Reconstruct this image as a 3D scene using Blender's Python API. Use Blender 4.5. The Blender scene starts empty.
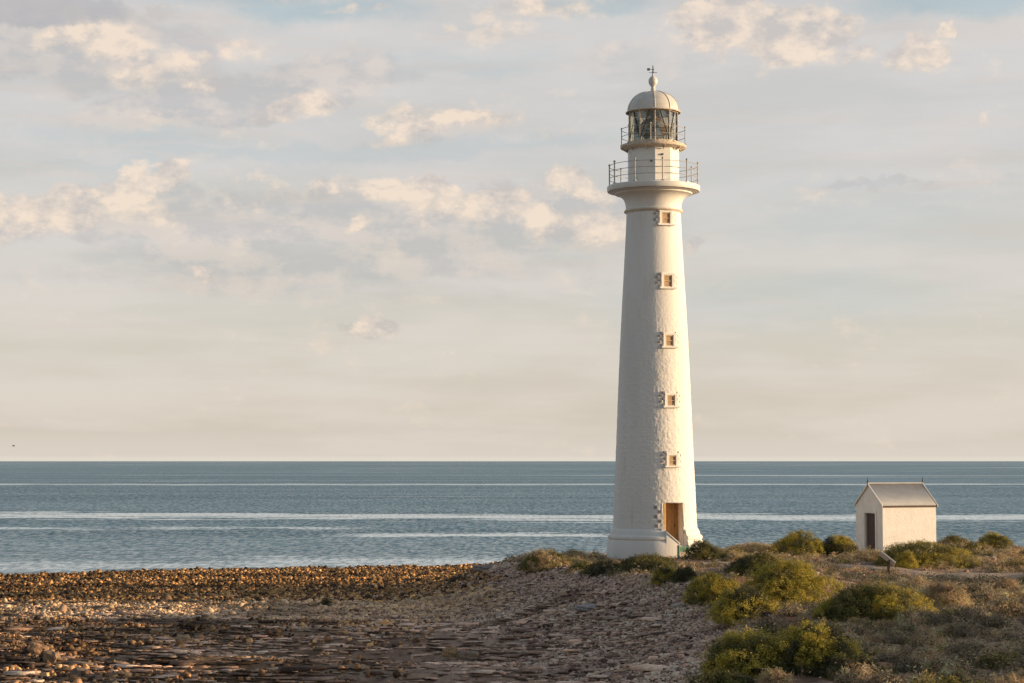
import bpy, math, random
import numpy as np
from mathutils import Vector, Matrix
R = math.radians
sc = bpy.context.scene
col = sc.collection
rng = np.random.default_rng(7)
random.seed(7)

# ------------------------------------------------------------------ camera numbers
F = 1991.0
CAMZ = 7.6
PITCH = math.atan(119.5 / F)
SEA = 0.0
def row_z(py, Y): return CAMZ + Y * math.tan(PITCH + math.atan((341.5 - py) / F))
def depth(Y, z): return Y * math.cos(PITCH) + (z - CAMZ) * math.sin(PITCH)
def ray(px, py):
    v = Vector(((px - 512) / F, 1.0, (341.5 - py) / F))
    c, s = math.cos(PITCH), math.sin(PITCH)
    return Vector((v.x, v.y * c - v.z * s, v.y * s + v.z * c))

# ------------------------------------------------------------------ numpy noise
def _hash(ix, iy, seed):
    h = (ix.astype(np.int64) * 374761393 + iy.astype(np.int64) * 668265263 + seed * 974634777) & 0xffffffff
    h = ((h ^ (h >> 13)) * 1274126177) & 0xffffffff
    h = h ^ (h >> 16)
    return (h & 0xffffff) / float(0xffffff)
def vnoise(x, y, seed=0):
    x = np.asarray(x, float); y = np.asarray(y, float)
    ix = np.floor(x); iy = np.floor(y); fx = x - ix; fy = y - iy
    fx = fx * fx * (3 - 2 * fx); fy = fy * fy * (3 - 2 * fy)
    a = _hash(ix, iy, seed); b = _hash(ix + 1, iy, seed); c = _hash(ix, iy + 1, seed); d = _hash(ix + 1, iy + 1, seed)
    return (a * (1 - fx) + b * fx) * (1 - fy) + (c * (1 - fx) + d * fx) * fy
def fbm(x, y, seed=0, o=4, g=0.5):
    s = 0; a = 1; t = 0
    for i in range(o):
        s = s + a * vnoise(x * 2 ** i + 17.3 * i, y * 2 ** i - 9.1 * i, seed + i); t += a; a *= g
    return s / t
def sstep(a, b, x):
    t = np.clip((x - a) / (b - a), 0, 1); return t * t * (3 - 2 * t)

# ------------------------------------------------------------------ terrain
_ey = [0, 30, 47, 55, 63, 74, 84, 93, 103, 112, 125]
_ex = [-2, 1.5, 4.7, 6.3, 7.3, 6.6, 4.8, 2.8, 0.3, 0.3, 2]
def edge(Y): return np.interp(Y, _ey, _ex)
def shore(X): return np.interp(X, [-300, -80, -35, -19, -1, 10, 20, 60, 300], [66, 110, 131, 139, 145, 143, 142, 140, 150])
def dune(X, Y):
    z = 2.72 + 0.45 * (fbm(X * 0.11, Y * 0.13, 5, 3) - 0.5) + 0.16 * (fbm(X * 0.5, Y * 0.5, 9, 3) - 0.5)
    z = z + 0.55 * np.exp(-((Y - 79.0) / 5.0) ** 2 - ((X - 9.5) / 4.0) ** 2)           # mound under the big shrubs
    z = z + 0.12 * np.exp(-((Y - 63) / 8.0) ** 2 - ((X - 11) / 6) ** 2)
    flat = np.exp(-(((Y - 103) / 9.0) ** 4) - ((X - 12) / 14.0) ** 4)
    z = z * (1 - flat) + (2.75 - 0.33 * sstep(103.5, 107.5, Y) * sstep(9, 13, X) - 0.22 * sstep(8, 4, X)) * flat
    z = z + 4.6 * sstep(19, 34, X) * np.exp(-((Y - 48) / 13.0) ** 2)              # unseen rise right of the frame, added to shade the bottom right corner
    z = z + 2.3 * sstep(40, 90, X) * sstep(85, 60, Y)
    z = z + 3.5 * sstep(20.5, 24, X) * np.exp(-((Y - 80.0) / 3.0) ** 2)  # unseen ridge raised to cast a dark band over the beach
    return z
def hgt(X, Y, fine=True):
    X = np.asarray(X, float); Y = np.asarray(Y, float)
    ys = shore(X) + 2.2 * (fbm(X * 0.12, X * 0 + 3.3, 31, 4) - 0.5)
    d = ys - Y
    zb = np.where(d < 0, np.maximum(d * 0.05, -3), 0.72 * (1 - np.exp(-np.maximum(d, 0) / 26.0)))
    zb = zb + 0.16 * np.exp(-((Y - 96 - 0.03 * X) / 5.0) ** 2) * (d > 0) - 0.12 * np.exp(-((Y - 84) / 5.0) ** 2)
    zb = zb + 0.5 * sstep(70, 40, Y)
    e = edge(Y) + 1.6 * (fbm(Y * 0.23, Y * 0 + 1, 41, 3) - 0.5)
    s = sstep(-7.5, 1.2, X - e) ** 1.25
    b0 = np.interp(X, [-5, 6, 10, 20], [103.5, 105.5, 109, 114.5]); back = sstep(b0 + 15, b0, Y)
    s = s * back
    z = zb * (1 - s) + dune(X, Y) * s
    up = sstep(42, 0, Y)
    z = z * (1 - up) + (6.0 + 0.3 * (fbm(X * 0.1, Y * 0.1, 3) - 0.5)) * up
    if fine:
        b = (1 - s) * sstep(-1.0, 2.0, d)
        # strata of the rock shelf, long across the view
        wx = X * 0.16 + 1.5 * fbm(X * 0.13, Y * 0.3, 77, 2)
        n = fbm(wx, Y * 0.75 + 0.05 * X, 51, 3, 0.45)
        st = n * 12.0; fr = st - np.floor(st); groove = np.exp(-((fr - 0.06) / 0.07) ** 2); st = np.floor(st) + sstep(0.05, 0.25, fr)
        k = sstep(92, 76, Y)
        z = z + b * k * (0.085 * (st - 6) - 0.13 * groove * sstep(0.35, 0.6, fbm(X * 0.5, Y * 0.9, 57, 2))) + b * k * 0.08 * (fbm(X * 2.0, Y * 3.6, 53, 3) - 0.5)
        z = z + b * (1 - k) * 0.30 * (fbm(X * 0.9, Y * 1.1, 61, 4) - 0.5)
        z = z + s * 0.14 * (fbm(X * 1.3, Y * 1.3, 71, 4) - 0.5)
        z = z + s * (1 - s) * 0.35 * (fbm(X * 1.1, Y * 1.6, 73, 4) - 0.5)
        z = z + 0.45 * (1 - sstep(-.5, 1.5, d)) * sstep(-5, 0, d) * (fbm(X * 1.5, Y * 1.0, 63, 3) - 0.45)
    return z
def pix(px, py):
    v = ray(px, py); t0 = 20.0
    ts = np.linspace(25, 165, 1500)
    X = v.x * ts; Y = v.y * ts; Z = CAMZ + v.z * ts
    H = hgt(X, Y)
    i = np.argmax(Z <= H) if np.any(Z <= H) else len(ts) - 1
    return Vector((float(X[i]), float(Y[i]), float(H[i])))

# ------------------------------------------------------------------ materials DSL
class S:
    def __init__(s, nt, sock): s.nt = nt; s.k = sock
    def _m(s, op, *o, clamp=False):
        n = s.nt.nodes.new('ShaderNodeMath'); n.operation = op; n.use_clamp = clamp
        for i, v in enumerate((s,) + o):
            if isinstance(v, S): s.nt.links.new(v.k, n.inputs[i])
            else: n.inputs[i].default_value = v
        return S(s.nt, n.outputs[0])
    def __add__(s, o): return s._m('ADD', o)
    __radd__ = __add__
    def __mul__(s, o): return s._m('MULTIPLY', o)
    __rmul__ = __mul__
    def __sub__(s, o): return s._m('SUBTRACT', o)
    def __rsub__(s, o): return (s * -1.0) + o
    def ss(s, a, b, lo=0.0, hi=1.0):
        n = s.nt.nodes.new('ShaderNodeMapRange'); n.interpolation_type = 'SMOOTHSTEP'
        s.nt.links.new(s.k, n.inputs[0])
        for i, v in enumerate((a, b, lo, hi)): n.inputs[i + 1].default_value = v
        return S(s.nt, n.outputs[0])
def node(nt, typ, ins={}, **kw):
    n = nt.nodes.new(typ)
    for k, v in kw.items(): setattr(n, k, v)
    for k, v in ins.items():
        if isinstance(v, S): nt.links.new(v.k, n.inputs[k])
        else: n.inputs[k].default_value = v
    return n
def noise(nt, vec, scale, detail=3, rough=0.5, dist=0.0):
    n = node(nt, 'ShaderNodeTexNoise', {'Vector': vec, 'Scale': scale, 'Detail': detail, 'Roughness': rough, 'Distortion': dist})
    return S(nt, n.outputs['Fac'])
def vscale(nt, vec, sc_, loc=(0, 0, 0)):
    n = node(nt, 'ShaderNodeMapping', {'Vector': vec}); n.inputs['Scale'].default_value = sc_; n.inputs['Location'].default_value = loc
    return S(nt, n.outputs[0])
def rgb(c): return (c[0], c[1], c[2], 1)
def mixc(nt, f, a, b, mode='MIX'):
    n = nt.nodes.new('ShaderNodeMix'); n.data_type = 'RGBA'; n.blend_type = mode
    for k, v in ((0, f), (6, a), (7, b)):
        if isinstance(v, S): nt.links.new(v.k, n.inputs[k])
        else: n.inputs[k].default_value = v if k == 0 else rgb(v)
    return S(nt, n.outputs[2])
def material(name, base, rough=0.8, var=0.12, vscl=3.0, bump=0.0, bscl=20.0, attr=False, metal=0.0, second=None, s2=1.0, s2r=(0.5, 0.65),
             stretch=(1, 1, 1), spec=0.4, trans=0.0, bdist=0.02):
    m = bpy.data.materials.new(name); m.use_nodes = True; nt = m.node_tree
    p = nt.nodes['Principled BSDF']; tc = nt.nodes.new('ShaderNodeTexCoord'); ob = S(nt, tc.outputs['Object'])
    v = vscale(nt, ob, stretch)
    if attr:
        a = node(nt, 'ShaderNodeAttribute', attribute_name='Col'); c = S(nt, a.outputs['Color'])
    else: c = base
    if second is not None:
        c = mixc(nt, noise(nt, v, s2, 5, 0.6).ss(*s2r), c, second)
    f = noise(nt, v, vscl, 5, 0.6).ss(0.3, 0.7, 1 - var, 1 + var)
    cm = node(nt, 'ShaderNodeCombineXYZ', {0: f, 1: f, 2: f})
    c = mixc(nt, 1.0, c, S(nt, cm.outputs[0]), 'MULTIPLY')
    nt.links.new(c.k, p.inputs['Base Color'])
    p.inputs['Roughness'].default_value = rough; p.inputs['Metallic'].default_value = metal
    p.inputs['Specular IOR Level'].default_value = spec
    if bump:
        h = noise(nt, v, bscl, 5, 0.6)
        b = node(nt, 'ShaderNodeBump', {'Height': h, 'Strength': bump, 'Distance': bdist})
        nt.links.new(b.outputs[0], p.inputs['Normal'])
    if trans:
        t = node(nt, 'ShaderNodeBsdfTranslucent', {'Color': c})
        mx = node(nt, 'ShaderNodeMixShader', {0: trans})
        nt.links.new(p.outputs[0], mx.inputs[1]); nt.links.new(t.outputs[0], mx.inputs[2])
        nt.links.new(mx.outputs[0], nt.nodes['Material Output'].inputs[0])
    return m

M = {}
M['paint'] = material('white_limewash', (0.76, 0.735, 0.70), 0.75, 0.05, 0.8, 0.5, 14, second=(0.58, 0.515, 0.445), s2=1.8, s2r=(0.54, 0.82), stretch=(1, 1, 0.16), bdist=0.02)
M['paint_top'] = material('white_gloss_paint', (0.74, 0.72, 0.68), 0.5, 0.05, 1.5, 0.1, 10, second=(0.46, 0.36, 0.27), s2=2.2, s2r=(0.60, 0.85), stretch=(1, 1, 0.5))
M['rust'] = material('rusted_white_edge', (0.58, 0.48, 0.37), 0.8, 0.25, 8, 0.3, 30)
M['dome'] = material('dome_paint', (0.64, 0.60, 0.54), 0.38, 0.08, 2.0, 0.05, 8, second=(0.42, 0.31, 0.22), s2=2.6, s2r=(0.60, 0.82))
M['rail'] = material('galvanised_rail', (0.42, 0.39, 0.35), 0.55, 0.2, 8, metal=0.3)
M['iron'] = material('dark_iron', (0.055, 0.05, 0.048), 0.6, 0.3, 6)
M['quoin'] = material('quoin_shadow_grey', (0.27, 0.25, 0.25), 0.9, 0.3, 7, 0.4, 25)  # shadow between the toothed blocks, put into the colour of the left ones
M['brass'] = material('lens_brass', (0.38, 0.26, 0.12), 0.45, 0.3, 6, metal=0.5)
M['door'] = material('varnished_timber', (0.40, 0.21, 0.075), 0.6, 0.25, 6, 0.2, 20, stretch=(8, 8, 0.6))
M['sun_ochre'] = material('sunlit_reveal_ochre', (0.68, 0.40, 0.11), 0.6, 0.15, 6)  # low sun on the left door reveal, put into its colour
M['pane'] = material('weathered_board', (0.38, 0.25, 0.14), 0.5, 0.2, 6, 0.1, 20)
M['frame'] = material('window_frame_timber', (0.55, 0.42, 0.28), 0.7, 0.15, 9)
M['green'] = material('green_painted_steel', (0.03, 0.16, 0.10), 0.5, 0.2, 9)
M['shed'] = material('whitewashed_render', (0.80, 0.775, 0.74), 0.85, 0.05, 2, 0.8, 9, second=(0.66, 0.62, 0.57), s2=3.0, s2r=(0.56, 0.75), bdist=0.03)
M['tin'] = material('corrugated_zinc', (0.46, 0.46, 0.46), 0.5, 0.08, 2.5, metal=0.15, second=(0.42, 0.40, 0.38), s2=1.2, s2r=(0.5, 0.7))
M['shed_door'] = material('dark_brown_door', (0.075, 0.045, 0.035), 0.6, 0.3, 5, stretch=(6, 6, 0.5))
M['sign'] = material('sign_panel_back', (0.74, 0.70, 0.66), 0.5, 0.1, 6)
M['post'] = material('weathered_post', (0.10, 0.075, 0.055), 0.8, 0.2, 6)
M['stone'] = material('beach_stone', (1, 1, 1), 0.9, 0.25, 9.0, 0.6, 22, attr=True, spec=0.25, bdist=0.03)
M['leaf'] = material('leaf', (1, 1, 1), 0.55, 0.12, 2.0, attr=True, spec=0.3, trans=0.36)
M['twig'] = material('twig', (0.11, 0.08, 0.06), 0.9, 0.3, 6)
M['sand'] = material('sandy_track', (0.42, 0.31, 0.225), 0.95, 0.18, 2.0, 0.7, 12, second=(0.30, 0.215, 0.155), s2=0.9, bdist=0.04)
M['bird'] = material('bird_plumage', (0.12, 0.12, 0.12), 0.8)

def ground_mat():
    m = material('ground', (1, 1, 1), 0.95, 0.28, 2.2, 0.0, attr=True, spec=0.2)
    nt = m.node_tree; p = nt.nodes['Principled BSDF']
    tc = nt.nodes.new('ShaderNodeTexCoord'); ob = S(nt, tc.outputs['Object'])
    h = noise(nt, vscale(nt, ob, (1, 1.6, 2)), 5, 6, 0.7) + noise(nt, ob, 22, 4, 0.6) * 0.35
    b = node(nt, 'ShaderNodeBump', {'Height': h, 'Strength': 0.9, 'Distance': 0.10})
    nt.links.new(b.outputs[0], p.inputs['Normal'])
    return m
M['ground'] = ground_mat()

def water_mat():
    m = bpy.data.materials.new('sea_water'); m.use_nodes = True; nt = m.node_tree
    p = nt.nodes['Principled BSDF']; tc = nt.nodes.new('ShaderNodeTexCoord'); ob = S(nt, tc.outputs['Object'])
    # calm slicks: long patches across the view
    brk = noise(nt, vscale(nt, ob, (0.05, 0.16, 1)), 1.0, 4, 0.7, 0.6) - 0.5
    s1 = noise(nt, vscale(nt, ob, (0.0045, 0.020, 1), (3.1, -0.76, 0)), 1.0, 3, 0.55, 0.8) + brk * 0.16
    s2 = noise(nt, vscale(nt, ob, (0.0011, 0.0045, 1), (1.7, 4.2, 0)), 1.0, 3, 0.55, 0.8) + brk * 0.06
    sp_ = node(nt, 'ShaderNodeSeparateXYZ', {0: ob}); xw, yw = S(nt, sp_.outputs[0]), S(nt, sp_.outputs[1])
    wob = noise(nt, vscale(nt, ob, (0.016, 0.006, 1)), 1.0, 4, 0.6) - 0.5
    dash = noise(nt, vscale(nt, ob, (0.05, 0.14, 1)), 1.0, 4, 0.7, 0.4)
    def slick(yc, hw, slope, x0, x1, soft, amp):
        dd = (yw - (xw * slope + yc) + wob * (hw * 2.2))._m('ABSOLUTE') + brk * (hw * 3.6)
        pf = dd.ss(hw * 1.7, 0.0)
        return (pf + (dash - 0.5) * 2.0).ss(0.35, 1.0) * pf.ss(0.0, 0.3) * xw.ss(x0 - soft, x0) * xw.ss(x1 + soft, x1) * amp
    sl = (s1.ss(0.60, 0.74) * 0.6 + s2.ss(0.55, 0.70) * 0.9)
    sl = sl + slick(272, 19, -0.10, -400, 400, 10, 1.0) + slick(206, 7, 0.12, -10, 8, 14, 0.9) + slick(228, 6, 0.05, -90, -24, 14, 0.7) + slick(650, 22, 0.0, -600, 600, 10, 0.7) + slick(152, 11, 0.25, -60, 10, 10, 0.45)
    sl = sl.ss(0.0, 1.0)
    w = noise(nt, vscale(nt, ob, (0.5, 1.5, 1)), 1.0, 4, 0.65, 0.4)
    w2 = noise(nt, vscale(nt, ob, (0.09, 0.30, 1)), 1.0, 4, 0.6, 0.3)
    h = w * 0.33 + w2 * 1.5
    st = sl.ss(0.0, 1.0, 1.0, 0.35)
    b = node(nt, 'ShaderNodeBump', {'Height': h, 'Strength': st, 'Distance': 0.75})
    n2 = noise(nt, vscale(nt, ob, (0.004, 0.02, 1)), 1.0, 3).ss(0.35, 0.65)
    c = mixc(nt, n2, (0.040, 0.140, 0.205), (0.065, 0.190, 0.265))
    df = node(nt, 'ShaderNodeBsdfDiffuse', {'Color': c}); gl = node(nt, 'ShaderNodeBsdfGlossy', {'Roughness': 0.15})
    gl.inputs['Color'].default_value = (0.90, 0.97, 1.0, 1)
    nt.links.new(b.outputs[0], df.inputs['Normal']); nt.links.new(b.outputs[0], gl.inputs['Normal'])
    # share of the surface that mirrors the low sky: facets leaning to the viewer show the water body instead
    w3 = noise(nt, vscale(nt, ob, (1.7, 0.42, 1)), 1.0, 4, 0.65, 0.5); w4 = noise(nt, vscale(nt, ob, (0.32, 0.09, 1)), 1.0, 4, 0.65, 0.5)
    fc = (w3.ss(0.38, 0.64, 0.0, 0.40) + w4.ss(0.35, 0.65, 0.0, 0.10) + 0.02 + yw.ss(240, 150, 0.0, 0.10))
    fc = fc + sl * (w3.ss(0.2, 0.6, 0.3, 0.78)) + n2 * 0.05
    mx = node(nt, 'ShaderNodeMixShader', {0: fc._m('ADD', 0.0, clamp=True)})
    nt.links.new(df.outputs[0], mx.inputs[1]); nt.links.new(gl.outputs[0], mx.inputs[2])
    nt.nodes.remove(p); nt.links.new(mx.outputs[0], nt.nodes['Material Output'].inputs[0])
    return m
M['water'] = water_mat()

def glass_mat():
    m = bpy.data.materials.new('lantern_glass'); m.use_nodes = True; nt = m.node_tree
    nt.nodes.remove(nt.nodes['Principled BSDF'])
    t = node(nt, 'ShaderNodeBsdfTransparent'); t.inputs[0].default_value = (0.89, 0.86, 0.77, 1)
    g = node(nt, 'ShaderNodeBsdfGlossy'); g.inputs['Roughness'].default_value = 0.05
    tc = nt.nodes.new('ShaderNodeTexCoord')
    f = noise(nt, S(nt, tc.outputs['Object']), 3.0, 2).ss(0.4, 0.6, 0.05, 0.16)
    mx = node(nt, 'ShaderNodeMixShader', {0: f}); nt.links.new(t.outputs[0], mx.inputs[1]); nt.links.new(g.outputs[0], mx.inputs[2])
    nt.links.new(mx.outputs[0], nt.nodes['Material Output'].inputs[0])
    return m
M['glass'] = glass_mat()

# ------------------------------------------------------------------ mesh helpers
def mesh_obj(name, V, Fc, mat, parent=None, smooth=False, cols=None, loc=None):
    me = bpy.data.meshes.new(name)
    V = np.asarray(V, np.float32)
    if isinstance(Fc, np.ndarray):
        k = Fc.shape[1]; n = len(Fc)
        me.vertices.add(len(V)); me.vertices.foreach_set('co', V.ravel())
        me.loops.add(n * k); me.loops.foreach_set('vertex_index', Fc.astype(np.int32).ravel())
        me.polygons.add(n); me.polygons.foreach_set('loop_start', np.arange(n, dtype=np.int32) * k)
        me.update(calc_edges=True)
    else:
        me.from_pydata(V.tolist(), [], Fc)
    if cols is not None:
        a = me.color_attributes.new('Col', 'FLOAT_COLOR', 'POINT')
        c = np.ones((len(V), 4), np.float32); c[:, :3] = cols; a.data.foreach_set('color', c.ravel())
    if smooth: me.polygons.foreach_set('use_smooth', np.ones(len(me.polygons), bool))
    me.materials.append(mat); me.validate(); me.update()
    o = bpy.data.objects.new(name, me); col.objects.link(o)
    if parent is not None: o.parent = parent
    if loc is not None: o.location = loc
    return o
def tag(o, label=None, cat=None, group=None, kind=None):
    if label: o['label'] = label
    if cat: o['category'] = cat
    if group: o['group'] = group
    if kind: o['kind'] = kind
    return o
def empty(name, loc, rz=0):
    o = bpy.data.objects.new(name, None); o.location = loc; o.rotation_euler = (0, 0, rz); o.empty_display_size = 0.3
    col.objects.link(o); return o
class MB:
    def __init__(s): s.v = []; s.f = []
    def add(s, V, Fc):
        n = len(s.v); s.v += [tuple(v) for v in V]; s.f += [tuple(i + n for i in f) for f in Fc]
    def box(s, c, d, rz=0.0, ry=0.0, bev=0.0, mat=None):
        x, y, z = d[0] / 2, d[1] / 2, d[2] / 2
        m = Matrix.Rotation(rz, 3, 'Z') @ Matrix.Rotation(ry, 3, 'Y') if mat is None else mat
        if bev <= 0:
            V = [(-x, -y, -z), (x, -y, -z), (x, y, -z), (-x, y, -z), (-x, -y, z), (x, -y, z), (x, y, z), (-x, y, z)]
            Fc = [(0, 3, 2, 1), (4, 5, 6, 7), (0, 1, 5, 4), (1, 2, 6, 5), (2, 3, 7, 6), (3, 0, 4, 7)]
        else:
            import bmesh
            bm = bmesh.new(); bmesh.ops.create_cube(bm, size=1)
            for v in bm.verts: v.co = Vector((v.co.x * 2 * x, v.co.y * 2 * y, v.co.z * 2 * z))
            bmesh.ops.bevel(bm, geom=bm.edges[:], offset=bev, segments=1, affect='EDGES')
            bm.verts.index_update()
            V = [tuple(v.co) for v in bm.verts]; Fc = [tuple(v.index for v in f.verts) for f in bm.faces]; bm.free()
        s.add([tuple(m @ Vector(v) + Vector(c)) for v in V], Fc)
    def tube(s, pts, r, n=6, cap=True):
        pts = [Vector(p) for p in pts]; rings = []
        rr = r if isinstance(r, (list, tuple)) else [r] * len(pts)
        V = []
        for i, p in enumerate(pts):
            d = (pts[min(i + 1, len(pts) - 1)] - pts[max(i - 1, 0)]).normalized()
            u = d.cross(Vector((0, 0, 1))); u = u if u.length > 0.05 else d.cross(Vector((0, 1, 0))); u.normalize(); w = d.cross(u)
            for k in range(n):
                a = 2 * math.pi * k / n; V.append(tuple(p + (u * math.cos(a) + w * math.sin(a)) * rr[i]))
        Fc = [(i * n + k, i * n + (k + 1) % n, (i + 1) * n + (k + 1) % n, (i + 1) * n + k) for i in range(len(pts) - 1) for k in range(n)]
        if cap: Fc += [tuple(range(n)), tuple(range((len(pts) - 1) * n, len(pts) * n))]
        s.add(V, Fc)
    def lathe(s, prof, n=64, a0=0.0, a1=2 * math.pi, cx=0, cy=0, caps=False):
        full = abs((a1 - a0) - 2 * math.pi) < 1e-6
        cnt = n if full else n + 1; V = []
        for (r, z) in prof:
            for k in range(cnt):
                a = a0 + (a1 - a0) * k / n; V.append((cx + r * math.cos(a), cy + r * math.sin(a), z))
        Fc = []
        for i in range(len(prof) - 1):
            for k in range(n):
                k2 = (k + 1) % cnt; Fc.append((i * cnt + k, i * cnt + k2, (i + 1) * cnt + k2, (i + 1) * cnt + k))
        if caps and not full:
            Fc.append(tuple(i * cnt for i in range(len(prof)))); Fc.append(tuple(i * cnt + cnt - 1 for i in reversed(range(len(prof)))))
        s.add(V, Fc)
    def build(s, name, mat, parent=None, smooth=False, loc=None):
        o = mesh_obj(name, s.v, s.f, mat, parent, smooth, loc=loc)
        if smooth: o.data.set_sharp_from_angle(angle=R(32))
        return o

# ------------------------------------------------------------------ terrain sheet
def axis(segs):
    out = []
    for a, b, st in segs: out += list(np.arange(a, b - 1e-6, st))
    out.append(segs[-1][1]); return np.array(out)
gx = axis([(-300, -60, 12), (-60, -40, 1.0), (-40, -22, 0.3), (-22, 12, 0.2), (12, 32, 0.3), (32, 60, 1.0), (60, 300, 12)])
gy = axis([(-120, 0, 10), (0, 40, 1.0), (40, 92, 0.11), (92, 125, 0.25), (125, 162, 0.4), (162, 240, 4)])
GX, GY = np.meshgrid(gx, gy); H = hgt(GX, GY)
V = np.stack([GX.ravel(), GY.ravel(), H.ravel()], 1)
nx, ny = len(gx), len(gy)
i = np.arange(nx - 1)[None, :] + nx * np.arange(ny - 1)[:, None]
Fq = np.stack([i, i + 1, i + nx + 1, i + nx], -1).reshape(-1, 4)
# ground colours by what lies there: dark weed-covered shore, pale shingle, brown shelf, red-brown dune soil
def zones(X, Y):
    e = edge(Y); s = sstep(-1.6, 0.8, X - e) * sstep(124, 116, Y)      # soil
    sl = sstep(-9, -4, X - e + 2 * (fbm(X * .3, Y * .3, 88) - .5))           # cobble slope
    n = fbm(X * 0.08, Y * 0.5, 91, 4); n2 = fbm(X * 0.5, Y * 1.4, 92, 4)
    weed = sstep(98, 103, Y + 4 * (n - 0.5))
    pale = np.exp(-((Y - 95 + 3 * (n - .5)) / 4.4) ** 2)
    return s, sl, weed, pale, n, n2
def gcol(X, Y):
    s, sl, weed, pale, n, n2 = zones(X, Y)
    L = lambda a, b, t: a * (1 - t)[..., None] + np.array(b) * t[..., None]
    base = L(np.ones(X.shape + (3,)) * np.array((0.150, 0.098, 0.062)), (0.075, 0.045, 0.028), sstep(0.45, 0.62, n2))
    base = L(base, (0.27, 0.20, 0.145), sstep(0.55, 0.7, n) * 0.6)
    base = L(base, (0.36, 0.27, 0.185), pale * 0.85)
    base = L(base, (0.31, 0.215, 0.165), sstep(-17, -6, X - edge(Y)) * 0.75)
    base = L(base, (0.095, 0.060, 0.030), weed)
    base = L(base, (0.25, 0.18, 0.15), sl * 0.8)
    soil = L(np.ones(X.shape + (3,)) * np.array((0.21, 0.115, 0.068)), (0.25, 0.175, 0.125), sstep(0.42, 0.6, fbm(X * .4, Y * .6, 95)))
    soil = L(soil, (0.085, 0.06, 0.04), sstep(0.52, 0.62, fbm(X * .9, Y * 1.1, 96)) * 0.7)
    return L(base, (0, 0, 0), s) + soil * s[..., None]
C = np.minimum(gcol(GX, GY).reshape(-1, 3) * 1.7, 0.6)
tag(mesh_obj('ground', V, Fq, M['ground'], smooth=True, cols=C), kind='structure')

# ------------------------------------------------------------------ sea
sx = np.array([-60000, -8000, -1000, -200, 0, 200, 1000, 8000, 60000.]); sy = np.array([-60000, -1000, 40, 150, 400, 2000, 10000, 60000.])
SX, SY = np.meshgrid(sx, sy); nx = len(sx); i = np.arange(nx - 1)[None, :] + nx * np.arange(len(sy) - 1)[:, None]
tag(mesh_obj('sea', np.stack([SX.ravel(), SY.ravel(), SX.ravel() * 0 + SEA], 1), np.stack([i, i + 1, i + nx + 1, i + nx], -1).reshape(-1, 4), M['water']), kind='structure')

# ------------------------------------------------------------------ path (sandy track past the shed)
pw = [(9.0, 95.0, 1.0), (11, 94.5, 1.2), (13.3, 93.3, 1.4), (15.2, 91, 1.6), (16.8, 88.0, 1.6), (18.5, 86.0, 1.5), (21.0, 85.8, 1.5), (26, 86.5, 1.4), (40, 88, 1.4)]
PV = []; cn = 9
tt = np.linspace(0, len(pw) - 1, 150)
PA = np.array(pw)
cxp = np.interp(tt, range(len(pw)), PA[:, 0]); cyp = np.interp(tt, range(len(pw)), PA[:, 1]); cw = np.interp(tt, range(len(pw)), PA[:, 2])
ker = np.ones(15) / 15; cyp = np.convolve(np.pad(cyp, 7, 'edge'), ker, 'valid')
for q in range(150):
    w0 = cw[q] * (0.75 + 0.7 * float(fbm(np.array(q * 0.14), np.array(0.0), 5))); w1 = cw[q] * (0.75 + 0.7 * float(fbm(np.array(q * 0.14), np.array(7.0), 6)))
    for k in range(cn):
        t = k / (cn - 1); PV.append((cxp[q], cyp[q] - w0 + (w0 + w1) * t, 0))
PV = np.array(PV); PV[:, 2] = hgt(PV[:, 0], PV[:, 1], True) + 0.05
ed = np.tile((np.arange(cn) == 0) | (np.arange(cn) == cn - 1), 150); PV[ed, 2] -= 0.07
i = np.arange(cn - 1)[None, :] + cn * np.arange(149)[:, None]
tag(mesh_obj('path', PV, np.stack([i, i + cn, i + cn + 1, i + 1], -1).reshape(-1, 4), M['sand'], smooth=True), kind='structure')

# ------------------------------------------------------------------ stones
def rot_mats(n, tilt):
    az = rng.uniform(0, 2 * np.pi, n); t1 = rng.normal(0, tilt, n); t2 = rng.normal(0, tilt, n)
    ca, sa = np.cos(az), np.sin(az)
    Z = np.zeros((n, 3, 3)); Z[:, 0, 0] = ca; Z[:, 0, 1] = -sa; Z[:, 1, 0] = sa; Z[:, 1, 1] = ca; Z[:, 2, 2] = 1
    X = np.zeros((n, 3, 3)); X[:, 0, 0] = 1; X[:, 1, 1] = np.cos(t1); X[:, 1, 2] = -np.sin(t1); X[:, 2, 1] = np.sin(t1); X[:, 2, 2] = np.cos(t1)
    Yr = np.zeros((n, 3, 3)); Yr[:, 1, 1] = 1; Yr[:, 0, 0] = np.cos(t2); Yr[:, 0, 2] = np.sin(t2); Yr[:, 2, 0] = -np.sin(t2); Yr[:, 2, 2] = np.cos(t2)
    return az, X @ Yr @ Z
g_ = (1 + 5 ** .5) / 2
ICO = np.array([(-1, g_, 0), (1, g_, 0), (-1, -g_, 0), (1, -g_, 0), (0, -1, g_), (0, 1, g_), (0, -1, -g_), (0, 1, -g_), (g_, 0, -1), (g_, 0, 1), (-g_, 0, -1), (-g_, 0, 1)]) / (1 + g_ * g_) ** .5
ICF = np.array([(0, 11, 5), (0, 5, 1), (0, 1, 7), (0, 7, 10), (0, 10, 11), (1, 5, 9), (5, 11, 4), (11, 10, 2), (10, 7, 6), (7, 1, 8), (3, 9, 4), (3, 4, 2), (3, 2, 6), (3, 6, 8), (3, 8, 9), (4, 9, 5), (2, 4, 11), (6, 2, 10), (8, 6, 7), (9, 8, 1)])
BXV = np.array([(-1, -1, -1), (1, -1, -1), (1, 1, -1), (-1, 1, -1), (-1, -1, 1), (1, -1, 1), (1, 1, 1), (-1, 1, 1)], float)
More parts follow.
